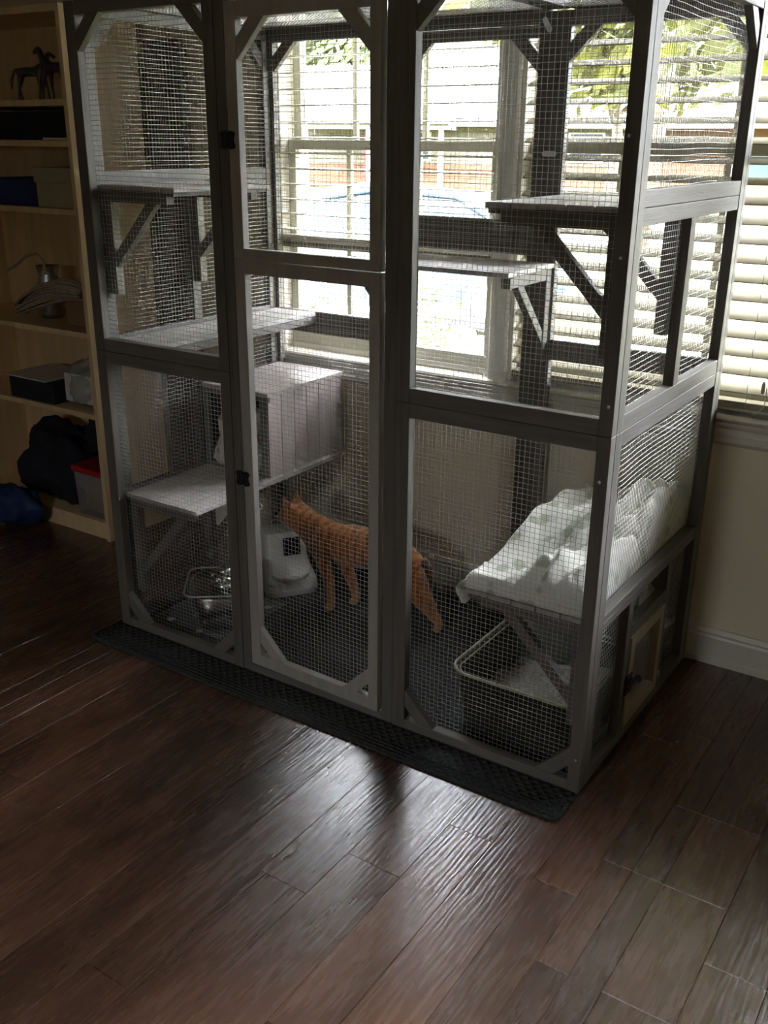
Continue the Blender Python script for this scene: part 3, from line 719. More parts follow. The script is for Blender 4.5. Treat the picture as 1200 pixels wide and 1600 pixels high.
# blanket on the right platform
def blanket(name, label, x0, x1, y0, y1, zb, hfun, m, nx=70, ny=120, drop=None):
    top = {}; b = B(); vs = []; fs = []
    for j in range(ny + 1):
        for i in range(nx + 1):
            u, v = i / nx, j / ny
            # organic outline
            ex = .010 * mnoise.noise(Vector((0, v * 7, 3))); ey = .010 * mnoise.noise(Vector((u * 6, 0, 8)))
            x = x0 + (x1 - x0) * u + ex * (1 - 2 * abs(u - .5)) ** .3 * 0 + ex * (1 - u); y = y0 + (y1 - y0) * v + ey * (1 - v)
            edge = min(u, 1 - u, v * 1.5, (1 - v) * 1.5); e = min(1, edge / .05); e = (1 - (1 - e) ** 2) ** .5
            z = zb + .002 + e * max(.012, hfun(u, v))
            vs.append((x, y, z))
    o0 = len(vs)
    for j in range(ny + 1):
        for i in range(nx + 1):
            p = vs[j * (nx + 1) + i]; vs.append((p[0], p[1], zb + .001))
    id_ = lambda i, j, k=0: k * o0 + j * (nx + 1) + i
    for j in range(ny):
        for i in range(nx):
            fs.append((id_(i, j), id_(i + 1, j), id_(i + 1, j + 1), id_(i, j + 1))); fs.append((id_(i, j, 1), id_(i, j + 1, 1), id_(i + 1, j + 1, 1), id_(i + 1, j, 1)))
    for j in range(ny):
        fs.append((id_(0, j), id_(0, j + 1), id_(0, j + 1, 1), id_(0, j, 1))); fs.append((id_(nx, j), id_(nx, j, 1), id_(nx, j + 1, 1), id_(nx, j + 1)))
    for i in range(nx):
        fs.append((id_(i, 0), id_(i, 0, 1), id_(i + 1, 0, 1), id_(i + 1, 0))); fs.append((id_(i, ny), id_(i + 1, ny), id_(i + 1, ny, 1), id_(i, ny, 1)))
    b.add(vs, fs, True)
    if drop: drop(b)
    return b.obj(name, m)
def hf(u, v):
    w1_ = mnoise.noise(Vector((u * 2.2, v * 3.2, 1.3))); w2_ = mnoise.noise(Vector((u * 5, v * 7, 4.7)))
    base = .022 + .040 * min(1, v * 1.7) + .030 * math.exp(-((v - .55) / .22) ** 2)
    # long folds: smooth swell on the left, sharp rolls bunched on the right
    ridge = lambda t, s: (1 - abs(((t * s + w1_ * .9) % 1) * 2 - 1)) ** .7
    right = 1 / (1 + math.exp(-(u - .52) * 16))
    f = right * (.050 * ridge(v * .55 - u * .95 + w2_ * .06, 4.2) + .014 * ridge(v * 1.1 + u * .5, 5))
    lump = .045 * math.exp(-((u - .62) / .20) ** 2 - ((v - .10) / .06) ** 2) + .035 * math.exp(-((u - .80) / .2) ** 2 - ((v - .78) / .14) ** 2)
    left = (1 - right) * (.022 * w1_ + .012 * w2_ + .012 * ridge(u * .8 + v * .6, 3))
    crease = -.018 * math.exp(-(((u - .45) - .25 * (v - .3)) / .03) ** 2)
    return base + f + lump + left + crease + .006 * w2_
def bl_drop(b):
    # corner flap hanging over the platform's front left corner
    vs = []; fs = []; n = 14
    for j in range(n + 1):
        for i in range(n + 1):
            u, v = i / n, j / n
            x = 1.226 - .010 * sin(pi * v) + .004 * sin(9 * u); y = .026 + .14 * u; z = .474 - v * (.062 - .045 * u) 
            x += -.008 * sin(pi * min(1, v * 1.2)); vs.append((x, y, z))
    o = len(vs); vs += [(p[0] + .009, p[1] + .004, p[2]) for p in vs]
    q = lambda i, j, k=0: k * o + j * (n + 1) + i
    for j in range(n):
        for i in range(n):
            fs += [(q(i, j), q(i + 1, j), q(i + 1, j + 1), q(i, j + 1)), (q(i, j, 1), q(i, j + 1, 1), q(i + 1, j + 1, 1), q(i + 1, j, 1))]
    for j in range(n): fs += [(q(0, j), q(0, j + 1), q(0, j + 1, 1), q(0, j, 1)), (q(n, j), q(n, j, 1), q(n, j + 1, 1), q(n, j + 1))]
    for i in range(n): fs += [(q(i, n), q(i + 1, n), q(i + 1, n, 1), q(i, n, 1)), (q(i, 0), q(i, 0, 1), q(i + 1, 0, 1), q(i + 1, 0))]
    b.add(vs, fs, True)
tag(blanket('blanket', '', 1.224, 1.544, .034, .782, .4535, hf, M['fleece'], drop=bl_drop), 'white and sage green fleece blanket bunched on the low right platform', 'blanket')

def crumple(c, r, sc, seed, amp=.35, n=30):
    def f(v):
        a = 1 + amp * mnoise.noise(v * 1.6 + Vector((seed, 0, 0))) + .35 * amp * (1 - abs(mnoise.noise(v * 3.4 + Vector((0, seed, 0))) * 2)) + .08 * mnoise.noise(v * 9)
        return a
    return B().ball(c, r, n, f, sc)
b = crumple((.165, .440, .548), .092, (.95, .85, 1.05), 3.1)
b.v = [(min(max(p[0], .062), .272), max(p[1], .352), min(max(p[2], .456), .700)) for p in b.v]
b2 = crumple((.13, .43, .50), .06, (1.1, .9, .75), 8.2); b2.v = [(max(p[0], .05), max(p[1], .35), max(p[2], .456)) for p in b2.v]
b.add(b2.v, b2.f, True)
tag(b.obj('blanket', M['fleece_pink']), 'white fleece blanket with pinkish marks stuffed in the nest box opening', 'blanket')

# litter pan
def pan():
    t = thing('litter_tray', 'dark olive litter tray with a pale green rim under the right platform', 'litter tray', (1.345, .285, .0085), 0)
    cx, cy = .0, .0
    def ring(hx, hy, z, r): return [(x, y, z) for x, y in rounded(-hx, hx, -hy, hy, r, 6)]
    prof = [(.150, .165, .0, .04), (.160, .176, .010, .045), (.178, .196, .160, .055), (.186, .204, .164, .058), (.186, .204, .170, .058), (.176, .194, .170, .052), (.170, .188, .158, .05), (.155, .170, .016, .042)]
    b = B(); rings = [ring(*[p[0], p[1]], p[2], p[3]) for p in prof]; n = len(rings[0]); vs = [v for r_ in rings for v in r_]
    fs = [(i * n + k, i * n + (k + 1) % n, (i + 1) * n + (k + 1) % n, (i + 1) * n + k) for i in range(len(rings) - 1) for k in range(n)]
    fs += [tuple(range(n)), tuple(range((len(rings) - 1) * n, len(rings) * n))]
    b.add(vs, fs, True); b.obj('tray', M['green_pan'], t)
    b = B(); b.tube(ring(.184, .202, .171, .057), .0042, 8, closed=True); b.tube(ring(.172, .190, .163, .05), .0022, 8, closed=True); b.obj('rim', M['green_rim'], t)
    # litter heaped towards the right
    b = B(); vs = []; fs = []; N = 40
    for j in range(N + 1):
        for i in range(N + 1):
            u, v = i / N * 2 - 1, j / N * 2 - 1
            z = .050 + .045 * (u * .5 + .5) ** 1.2 + .020 * mnoise.noise(Vector((u * 2, v * 2, 2))) + .0025 * mnoise.noise(Vector((u * 30, v * 30, 5)))
            s = 1.0 if (abs(u) ** 6 + abs(v) ** 6) <= 1 else (abs(u) ** 6 + abs(v) ** 6) ** (-1 / 6)
            vs.append((u * .163 * s, v * .180 * s, z))
    vs = [(x * (.955 + .5 * max(0, z)), y * (.955 + .4 * max(0, z)), z) for x, y, z in vs]
    for j in range(N):
        for i in range(N): a = j * (N + 1) + i; fs.append((a, a + 1, a + N + 2, a + N + 1))
    b.add(vs, fs, True); o = b.obj('litter', M['litter'], t); o['kind'] = 'stuff'
pan()

# automatic feeder
def feeder():
    ang = math.atan2(.149, .108)
    t = thing('pet_feeder', 'white plastic pet feeder with a black display, in front of the orange cat', 'pet feeder', (.228, .548, .0085), ang)
    # local frame: +x along its front, -y is the front
    b = B()
    secs = [(0, -.090, .090, -.125, .085, .03), (.020, -.094, .094, -.130, .088, .035), (.050, -.090, .090, -.120, .086, .035), (.085, -.080, .080, -.066, .084, .03), (.112, -.077, .077, -.046, .082, .028), (.180, -.073, .073, -.034, .078, .026), (.195, -.066, .066, -.026, .070, .024)]
    rings = [[(x, y, z) for x, y in rounded(a, c_, d, e, r, 5)] for z, a, c_, d, e, r in secs]; n = len(rings[0])
    vs = [v for r_ in rings for v in r_]; fs = [(i * n + k, i * n + (k + 1) % n, (i + 1) * n + (k + 1) % n, (i + 1) * n + k) for i in range(len(rings) - 1) for k in range(n)]
    fs += [tuple(range(n)), tuple(range((len(rings) - 1) * n, len(rings) * n))]
    b.add(vs, fs, True); b.obj('body', M['white_plastic'], t, bevel=.002)
    b = B(); b.prism([(-.012, .118), (.048, .118), (.048, .180), (-.012, .180)], 'y', -.052, -.032); b.v = [(p[0], p[1] + (p[2] - .118) * .16, p[2]) for p in b.v]
    b.obj('display', M['black_gloss'], t, bevel=.004)
    b = B(); b.lathe([(.058, 0), (.060, .012), (.054, .014), (.050, .004)], (0, -.075, .058), 28); b.v = [(p[0] * 1.15, p[1] if p[1] > -.115 else p[1], p[2]) for p in b.v]
    b.obj('bowl', M['white_plastic'], t)
feeder()

# placemat and fountain
pm = B().prism([(.048, .062), (.352, .062), (.352, .41), (.048, .41)], 'z', .0085, .0115).obj('placemat', M['placemat'], bevel=.001)
tag(pm, 'grey teal pet placemat with pale paw and bone prints under the steel fountain', 'placemat')
def disc(b, x, y, r, z=.0118, n=14, sx=1, sy=1):
    b.prism([(x + r * sx * cos(2 * pi * k / n), y + r * sy * sin(2 * pi * k / n)) for k in range(n)], 'z', z - .0004, z + .0002)
def paw(x, y, s, a):
    b = B()
    for dx, dy, r in ((0, 0, 1), (-1.25, .75, .5), (-.5, 1.45, .52), (.5, 1.45, .52), (1.25, .75, .5)):
        disc(b, x + s * (dx * cos(a) - dy * sin(a)), y + s * (dx * sin(a) + dy * cos(a)), s * r)
    b.obj('paw_print', M['print'], pm)
for x, y, a in ((.115, .10, .4), (.245, .088, -.3), (.105, .27, 1.0), (.317, .345, .2), (.20, .36, 2)): paw(x, y, .0085, a)
def bone(x, y, s, a):
    b = B(); pts = []
    for k in range(40):
        t_ = 2 * pi * k / 40; ex = cos(t_) * 2.6; ey = sin(t_) * (.55 + .75 * abs(cos(t_)) ** 3)
        if abs(ex) > 2.2: ex *= 1 - .12 * (1 - abs(sin(t_)) * 2 if abs(sin(t_)) < .5 else 0)
        pts.append((x + s * (ex * cos(a) - ey * sin(a)), y + s * (ex * sin(a) + ey * cos(a)), .0118))
    b.tube(pts, .0009, 4, closed=True); b.obj('bone_print', M['print'], pm)
for x, y, a in ((.305, .098, .35), (.16, .19, 1.6), (.30, .40 - .03, -.2)): bone(x, y, .0115, a)

def fountain():
    t = thing('pet_fountain', 'stainless steel pet water fountain standing on the paw print placemat', 'pet fountain', (.262, .195, .0118), R(38))
    B().lathe([(.060, 0), (.072, .004), (.082, .06), (.086, .115), (.084, .118)], (0, 0, 0), 36, sq=4).obj('base', M['steel'], t)
    B().lathe([(.070, .116), (.100, .124), (.108, .136), (.106, .138), (.096, .130), (.02, .128)], (0, 0, 0), 40, sq=4).obj('tray', M['steel'], t)
    b = B(); b.tube([(x, y, .140) for x, y in rounded(-.112, .112, -.112, .112, .035, 8)], .0035, 8, closed=True); b.obj('rim', M['zinc'], t)
    b = B(); b.lathe([(.050, .130), (.052, .142), (.034, .150), (.016, .153), (.014, .165), (.026, .172), (.028, .182), (.016, .190), (.004, .192)], (.012, .006, 0), 28); b.obj('spout', M['steel'], t)
    b = B()
    for k in range(5): a = 2 * pi * k / 5 + .4; b.ball((.012 + .042 * cos(a), .006 + .042 * sin(a), .156), .011, 8)
    b.obj('float_ball', M['steel'], t)
fountain()
b = B()
pts = []
for k in range(60):
    a = k / 59; pts.append((.085 + .10 * a + .03 * cos(a * 19), .44 + .03 * sin(a * 13), .013 + .0035 * (1 + sin(a * 31))))
b.tube(pts, .0026, 6)
tag(b.obj('power_cord', M['cable']), 'tangled white power cord on the mat behind the fountain', 'cord')
b = B(); pts = [(.30 + .028 * cos(t_) * 1.5, .31 + .01 * sin(t_), .385 + .012 * sin(t_)) for t_ in [2 * pi * k / 20 for k in range(21)]]
b.tube(pts, .0028, 6)
b.tube([(.30, .325, .397), (.30, .325, .4095)], .0022, 6)
tag(b.obj('hanging_cord', M['cable']), 'white cord loop hanging below the low left platform', 'cord')
tag(B().ball((.600, .570, .0205), .012, 8, None, (1.5, 1, 1)).obj('cat_toy', M['purple']), 'small purple toy on the dark mat behind the cat', 'cat toy')
# white basket seen through the gap above the hatch
b = B(); q0, q1, q2, q3 = 1.470, 1.5455, .285, .470
b.box(q0, q1, q2, q3, .352, .356)
for k in range(12): y = q2 + .004 + k * (q3 - q2 - .008) / 11; b.box(q1 - .003, q1, y - .0045, y + .0045, .356, .408)
for k in range(6): x = q0 + .004 + k * (q1 - q0 - .008) / 5; b.box(x - .0045, x + .0045, q2, q2 + .003, .356, .408); b.box(x - .0045, x + .0045, q3 - .003, q3, .356, .408)
for z in (.372, .392, .406): b.box(q1 - .0035, q1 + .0005, q2, q3, z, z + .004)
b.box(q0, q1, q2, q2 + .003, .404, .408)
tag(b.obj('slatted_basket', M['white_plastic']), 'white slatted plastic basket hooked above the small hatch door', 'basket')

# ---- the cat
def cat():
    me = bpy.data.meshes.new('cat'); bm = bmesh.new(); sk = bm.verts.layers.skin.verify()
    V = {}
    def v(n, p, r, root=False):
        q = bm.verts.new(p); q[sk].radius = r if isinstance(r, tuple) else (r, r); q[sk].use_root = root; V[n] = q
    def e(*ns):
        for a, b_ in zip(ns, ns[1:]): bm.edges.new((V[a], V[b_]))
    v('pelvis', (.735, .530, .235), (.062, .072), True)
    v('loin', (.665, .520, .242), (.064, .076)); v('mid', (.590, .508, .238), (.068, .082)); v('chest', (.510, .496, .240), (.064, .086)); v('withers', (.440, .485, .262), (.054, .076))
    v('neck', (.392, .478, .290), (.046, .052)); v('head', (.328, .474, .306), (.050, .047)); v('face', (.300, .474, .296), (.036, .032)); v('muzzle', (.280, .474, .284), (.020, .017))
    v('rump', (.782, .538, .225), (.048, .056))
    e('pelvis', 'loin', 'mid', 'chest', 'withers', 'neck', 'head', 'face', 'muzzle'); e('pelvis', 'rump')
    v('earL', (.328, .448, .346), (.020, .012)); v('earLt', (.322, .440, .380), (.003, .002)); e('head', 'earL', 'earLt')
    v('earR', (.326, .502, .346), (.020, .012)); v('earRt', (.322, .512, .380), (.003, .002)); e('head', 'earR', 'earRt')
    # fore legs
    v('shN', (.465, .455, .205), (.034, .042)); v('elN', (.494, .449, .142), (.022, .026)); v('wrN', (.510, .446, .062), .016); v('pwN', (.508, .445, .024), .016); v('toN', (.484, .440, .0205), (.018, .0125))
    e('withers', 'shN', 'elN', 'wrN', 'pwN', 'toN')
    v('shF', (.474, .524, .205), (.032, .040)); v('elF', (.512, .532, .142), (.021, .024)); v('wrF', (.545, .534, .066), .016); v('pwF', (.550, .532, .025), .016); v('toF', (.526, .530, .0205), (.018, .0125))
    e('withers', 'shF', 'elF', 'wrF', 'pwF', 'toF')
    # hind legs: near one stretched back, far one stepping forward
    v('hpN', (.785, .508, .190), (.054, .066)); v('knN', (.812, .500, .138), (.044, .048)); v('hkN', (.850, .512, .088), (.023, .024)); v('ftN', (.884, .526, .032), .016); v('tnN', (.878, .512, .0175), (.015, .010)); v('teN', (.872, .500, .0205), (.018, .0125))
    e('pelvis', 'hpN', 'knN', 'hkN', 'ftN', 'teN')
    v('hpF', (.740, .560, .190), (.046, .056)); v('knF', (.700, .560, .130), (.034, .036)); v('hkF', (.735, .540, .066), (.018, .019)); v('ftF', (.680, .520, .026), .016); v('teF', (.622, .500, .0205), (.018, .0125))
    e('pelvis', 'hpF', 'knF', 'hkF', 'ftF', 'teF')
    bm.verts.remove(V.pop('tnN'))
    v('t1', (.806, .575, .185), .020); v('t2', (.790, .602, .140), .016); v('t3', (.780, .612, .095), .014); v('t4', (.790, .618, .062), .012); v('t5', (.808, .622, .040), .009)
    e('rump', 't1', 't2', 't3', 't4', 't5')
    bm.to_mesh(me); bm.free(); me.materials.append(M['cat'])
    o = bpy.data.objects.new('cat', me); COL.objects.link(o)
    md = o.modifiers.new('skin', 'SKIN'); md.use_smooth_shade = True; md.branch_smoothing = .6
    md = o.modifiers.new('sub', 'SUBSURF'); md.levels = 2; md.render_levels = 2
    tag(o, 'orange tabby cat walking left on the dark mat inside the enclosure', 'cat')
    # face details as parts
    for s_, c_ in ((-1, (.282, .450, .308)), (1, (.282, .498, .308))):
        B().ball(c_, .0065, 8).obj('eye', M['black_gloss'], o)
    B().ball((.261, .474, .288), .0045, 8, None, (.8, 1.2, .8)).obj('nose', M['fleece_pink'], o)
    b = B()
    for sy in (-1, 1):
        for k in range(3): b.tube([(.272, .474 + sy * .012, .282), (.262, .474 + sy * .040, .284 + (k - 1) * .007), (.266, .474 + sy * .065, .278 + (k - 1) * .014)], .0004, 4)
    b.obj('whiskers', M['paper'], o)
    return o
cat()

# loose thread on the floor
b = B(); pts = [(1.122, -.508, .002), (1.130, -.516, .0022), (1.136, -.528, .003), (1.134, -.544, .002), (1.128, -.556, .002), (1.127, -.566, .0025), (1.132, -.572, .002)]
b.tube(pts, .0012, 6)
tag(b.obj('thread', M['tan_thread']), 'short curly beige thread lying on the dark floorboards', 'thread')

# upright charcoal panel filling the dark area beside the bookshelf
bd = B(); bd.box(-.560, -.385, .800, .822, 0, 1.80)
tag(bd.obj('dark_panel', M['charcoal'], bevel=.004), 'tall charcoal panel standing against the wall between bookshelf and window', 'screen')

# ================================================================== BOOKSHELF AND ITS CONTENTS
sx0, sx1, sy0, sy1, sh = -1.47, -.570, .455, .785, 1.885
shelf = thing('bookshelf', 'tall pale maple bookshelf left of the cat enclosure', 'bookshelf', (sx1, sy0, 0))
def sb(name, x0, x1, y0, y1, z0, z1, m=None):
    b = B().box(x0 - sx1, x1 - sx1, y0 - sy0, y1 - sy0, z0, z1); return b.obj(name, m or M['oak'], shelf, bevel=.001)
sb('side_panel', sx1 - .020, sx1, sy0, sy1, 0, sh); sb('side_panel', sx0, sx0 + .020, sy0, sy1, 0, sh)
sb('back_panel', sx0 + .02, sx1 - .02, sy1 - .008, sy1, .02, sh)
sb('top_panel', sx0 + .02, sx1 - .02, sy0 + .001, sy1 - .008, sh - .022, sh)
levels = [.072, .507, .812, 1.243, 1.468, 1.598]
for z in levels: sb('shelf_board', sx0 + .02, sx1 - .02, sy0 + .006, sy1 - .009, z - .020, z)
sb('kick_board', sx0 + .02, sx1 - .02, sy0 + .012, sy0 + .030, 0, .052)
XR = sx1 - .022   # inner right face
# toy horses
def horse(x, y, z, s, rz, m, label):
    me = bpy.data.meshes.new('toy_horse'); bm = bmesh.new(); sk = bm.verts.layers.skin.verify(); V = {}
    def v(n, p, r, root=False): q = bm.verts.new([c_ * s for c_ in p]); q[sk].radius = (r * s, r * s); q[sk].use_root = root; V[n] = q
    def e(*ns):
        for a, b_ in zip(ns, ns[1:]): bm.edges.new((V[a], V[b_]))
    v('hip', (-.40, 0, .95), .17, True); v('mid', (0, 0, .92), .17); v('chest', (.38, 0, .98), .18); v('neck', (.60, 0, 1.28), .11); v('poll', (.72, 0, 1.52), .09); v('nose', (.98, 0, 1.36), .055)
    e('hip', 'mid', 'chest', 'neck', 'poll', 'nose')
    for n, x_, fx_ in (('fl', .42, .55), ('fr', .36, .30), ('hl', -.46, -.62), ('hr', -.40, -.36)):
        sy_ = .11 if n[1] == 'l' else -.11
        v(n + '1', (x_, sy_, .70), .085); v(n + '2', ((x_ + fx_) / 2 + (.03 if x_ > 0 else -.06), sy_, .38), .045); v(n + '3', (fx_, sy_, .09), .035); v(n + '4', (fx_ + .05, sy_, .04), .045)
        e('chest' if x_ > 0 else 'hip', n + '1', n + '2', n + '3', n + '4')
    v('t1', (-.62, 0, 1.0), .05); v('t2', (-.78, 0, .70), .06); v('t3', (-.80, 0, .38), .03); e('hip', 't1', 't2', 't3')
    bm.to_mesh(me); bm.free(); me.materials.append(m)
    o = bpy.data.objects.new('toy_horse', me); COL.objects.link(o); o.location = (x, y, z + .001); o.rotation_euler = (0, 0, rz)
    md = o.modifiers.new('skin', 'SKIN'); md.use_smooth_shade = True
    md = o.modifiers.new('sub', 'SUBSURF'); md.levels = 1; md.render_levels = 1
    tag(o, label, 'toy horse', 'toy horses on the upper bookshelf'); return o
horse(-.715, .535, levels[5], .110, R(178), M['horse'], 'dark toy horse nearest the bookshelf side panel, facing left')
horse(-.925, .600, levels[5], .105, R(20), M['teal'], 'bluish toy horse left of the darker toy horse')
B_ = B()
B_.box(-1.30, XR - .012, .54, .76, levels[4] + .001, levels[4] + .095)
tag(B_.obj('storage_box', M['black_cloth'], bevel=.006), 'long black storage box on the narrow upper shelf', 'box')
tag(B().box(-.735, XR - .002, .470, .535, levels[4] + .001, levels[4] + .009).obj('paper_pad', M['paper'], bevel=.001), 'thin white paper pad lying in front of the black box', 'paper pad')
t = thing('shoe_box', 'cream lidded cardboard box on the third shelf from the top', 'box', (-.70, .60, levels[3] + .001))
B().box(-.105, .100, -.125, .125, 0, .095).obj('box_base', M['cream_box'], t, bevel=.002)
B().box(-.110, .105, -.130, .130, .085, .135).obj('lid', M['cream_box'], t, bevel=.002)
b = B(); b.box(-1.10, -.815, .475, .70, levels[3] + .001, levels[3] + .095)
tag(b.obj('folded_cloth', M['blue'], bevel=.02), 'folded navy blue cloth left of the cream lidded box', 'cloth')
# pitcher and twine, yarn bundle, cardboard box
t = thing('metal_pitcher', 'dull metal pitcher behind the yarn bundle on the middle shelf', 'pitcher', (-.98, .62, levels[2] + .001))
B().lathe([(.040, 0), (.052, .02), (.050, .12), (.036, .16), (.044, .20), (.040, .20), (.030, .16)], (0, 0, 0), 28).obj('body', M['zinc'], t)
B().tube([(.048, 0, .05), (.085, 0, .07), (.09, 0, .13), (.045, 0, .16)], .005, 8).obj('handle', M['zinc'], t)
b = B(); b.box(-.80, -.665, .545, .68, levels[2] + .001, levels[2] + .10)
tag(b.obj('cardboard_box', M['brown_card'], bevel=.001), 'small brown cardboard box under the yarn bundle', 'box')
b = B(); rr = random.Random(4)
for k in range(46):
    a = rr.uniform(0, 2 * pi); q = rr.uniform(.2, 1) ** .5 * .040; dy, dz = q * cos(a), q * sin(a) * .8
    pts = []
    for j in range(12):
        s_ = j / 11; px = -.985 + .36 * s_; pz = levels[2] + .055 + .090 * sin(s_ * pi * .62) + (1 - s_) * 0
        w_ = .75 + .55 * sin(pi * s_) 
        pts.append((px + .006 * sin(k + 5 * s_), .475 + .02 + dy * w_ + .012 * sin(3 * s_ + k), max(levels[2] + .006, pz + dz * w_)))
    b.tube(pts, .0048, 6)
tag(b.obj('yarn_bundle', M['yarn']), 'hank of natural cotton yarn slumped over the middle shelf', 'yarn')
b = B(); pts = [(-1.06, .50, levels[2] + .19), (-1.0, .50, levels[2] + .215), (-.94, .50, levels[2] + .25), (-.88, .50, levels[2] + .262), (-.845, .50, levels[2] + .235), (-.84, .50, levels[2] + .20), (-.82, .50, levels[2] + .195)]
b.tube(pts, .005, 7); b.ball((-.838, .498, levels[2] + .198), .010, 8)
tag(b.obj('rope', M['yarn']), 'knotted pale rope arching above the yarn bundle', 'rope')
# papers and plastic bags, shelf .507
b = B(); b.box(-1.12, -.865, .462, .70, levels[1] + .0865, levels[1] + .091); tag(b.obj('magazine', M['paper'], bevel=.001), 'white magazine sticking out at the left of the plastic bag', 'magazine')
b = B(); b.box(-1.10, -.835, .470, .72, levels[1] + .001, levels[1] + .085); tag(b.obj('album', M['black_cloth'], bevel=.004), 'dark album stack below the white magazine', 'album')
b = crumple((-.715, .60, levels[1] + .085), .12, (.95, .95, .80), 5.5, .22, 26)
b.v = [(min(max(p[0], -.83), XR - .003), min(max(p[1], .462), .77), min(max(p[2], levels[1] + .002), levels[1] + .19)) for p in b.v]
tag(b.obj('plastic_bag', M['clear']), 'crumpled clear plastic bag full of papers on the second shelf up', 'bag')
b = B(); b.box(-.80, -.62, .50, .69, levels[1] + .020, levels[1] + .13); tag(b.obj('paper_stack', M['paper'], bevel=.002), 'stack of white papers inside the clear plastic bag', 'papers')
# clothes heap and red-lidded container on the bottom
b = crumple((-.98, .62, levels[0] + .13), .17, (1.35, .80, .95), 1.7, .35, 26)
b.v = [(p[0], min(max(p[1], .42), .77), min(max(p[2], levels[0] + .002), .48)) for p in b.v]
b.v = [(min(p[0], -.812), p[1], p[2]) if p[2] < .29 else p for p in b.v]
b2 = crumple((-.70, .64, .38), .10, (1.2, .8, .9), 6.7, .3, 20); b2.v = [(min(p[0], XR - .003), min(p[1], .77), min(max(p[2], .272), .48)) for p in b2.v]
b.add(b2.v, b2.f, True)
tag(b.obj('clothes_heap', M['black_cloth']), 'heap of black clothes filling the bottom of the bookshelf', 'clothes')
b = crumple((-1.03, .375, .085), .10, (1.2, .8, .8), 9.7, .3, 20); b.v = [(p[0], min(p[1], .440), max(p[2], .002)) for p in b.v]
tag(b.obj('blue_bag', M['bright_blue']), 'bright blue fabric bag on the floor before the bookshelf', 'bag')
t = thing('storage_tub', 'clear plastic tub with a red lid at the bottom of the bookshelf', 'storage tub', (-.700, .575, levels[0] + .001))
b = B(); rings = [[(x, y, z) for x, y in rounded(-h, h, -.09, .09, .02)] for z, h in ((0, .085), (.175, .098))]; n = len(rings[0])
b.add(rings[0] + rings[1], [(k, (k + 1) % n, n + (k + 1) % n, n + k) for k in range(n)] + [tuple(range(n))], True); b.obj('tub', M['clear'], t)
B().prism(rounded(-.104, .104, -.098, .098, .025), 'z', .172, .196).obj('lid', M['red'], t, bevel=.006)
b = B().box(-.07, .07, -.07, .07, .004, .14); b.obj('contents', M['brown_card'], t, bevel=.02)

# ================================================================== OUTDOORS
CAM = Vector((2.263, -1.889, 1.474)); GZ = -.45
def at(px, d, z=GZ):
    """ground point seen in column px (at the horizon) at distance d from the camera"""
    v_ = fw + (px - 600) / F_PX * r2 - (221 - 800) / F_PX * u2
    h = Vector((v_.x, v_.y)).normalized(); return Vector((CAM.x + h.x * d, CAM.y + h.y * d, z))
struct(B().box(-90, 60, -40, 130, GZ - .2, GZ).obj('ground', M['grass']))
struct(B().prism([tuple(at(*q).xy) for q in ((250, 4.2), (765, 4.2), (775, 8.2), (740, 14), (250, 15))], 'z', GZ, GZ + .015).obj('driveway', M['concrete']))
struct(B().prism([tuple(at(*q).xy) for q in ((776, 8.4), (1100, 8.4), (1090, 10.4), (762, 10.4))], 'z', GZ, GZ + .012).obj('walkway', M['asphalt']))
struct(B().prism([(-70, 17.5), (50, 17.5), (50, 24), (-70, 24)], 'z', GZ, GZ + .012).obj('street', M['asphalt']))

# neighbour's house
hp = at(600, 46); hth = R(18)
house = thing('neighbour_house', 'cream sided house with pale roof and brick base across the street', 'house', hp, hth)
def hpart(b, name, m, parent=None): return b.obj(name, m, parent or house)
b = B(); b.prism([(-11, 0), (11, 0), (11, 2.9), (-11, 2.9)], 'y', 0, 9)
for k in range(14): b.box(-11.02, 11.02, -.03, .0, 1.05 + k * .135, 1.05 + k * .135 + .11)
hpart(b, 'wall', M['siding'])
b = B(); b.box(-11.06, 11.06, -.08, 0, 0, 1.0); hpart(b, 'brick_base', M['brick'])
b = B(); b.add([(-11.8, -.9, 2.7), (11.8, -.9, 2.7), (11.8, 4.5, 5.3), (-11.8, 4.5, 5.3), (-11.8, 9.9, 2.7), (11.8, 9.9, 2.7), (-11.8, -.9, 2.55), (11.8, -.9, 2.55), (-11.8, 9.9, 2.55), (11.8, 9.9, 2.55)],
      [(0, 1, 2, 3), (3, 2, 5, 4), (0, 6, 7, 1), (4, 5, 9, 8), (0, 3, 4, 8, 6), (1, 7, 9, 5, 2), (6, 8, 9, 7)]); hpart(b, 'roof', M['roof'])
b = B(); b.box(-3, 3.4, -2.5, 0, 2.4, 2.62); b.add([(-3.2, -2.7, 2.62), (3.6, -2.7, 2.62), (3.6, .5, 3.5), (-3.2, .5, 3.5)], [(0, 1, 2, 3)]); hpart(b, 'porch_roof', M['roof'])
for x in (-2.8, 0, 3.1): hpart(B().box(x - .09, x + .09, -2.45, -2.27, 0, 2.4), 'porch_column', M['trim'])
for x in (-8.4, -5.2, 1.4, 6.0, 8.8):
    f = hpart(B().box(x - .75, x + .75, -.10, -.02, 1.15, 2.35), 'window', M['trim']); B().box(x - .66, x + .66, -.12, -.09, 1.22, 2.28).obj('pane', M['car_glass'], f)
hpart(B().box(-.9, .0, -.10, 0, .1, 2.2), 'front_door', M['red'])
b = B(); b.box(5.0, 5.9, 3.2, 4.0, 4.2, 6.1); hpart(b, 'chimney', M['brick'])
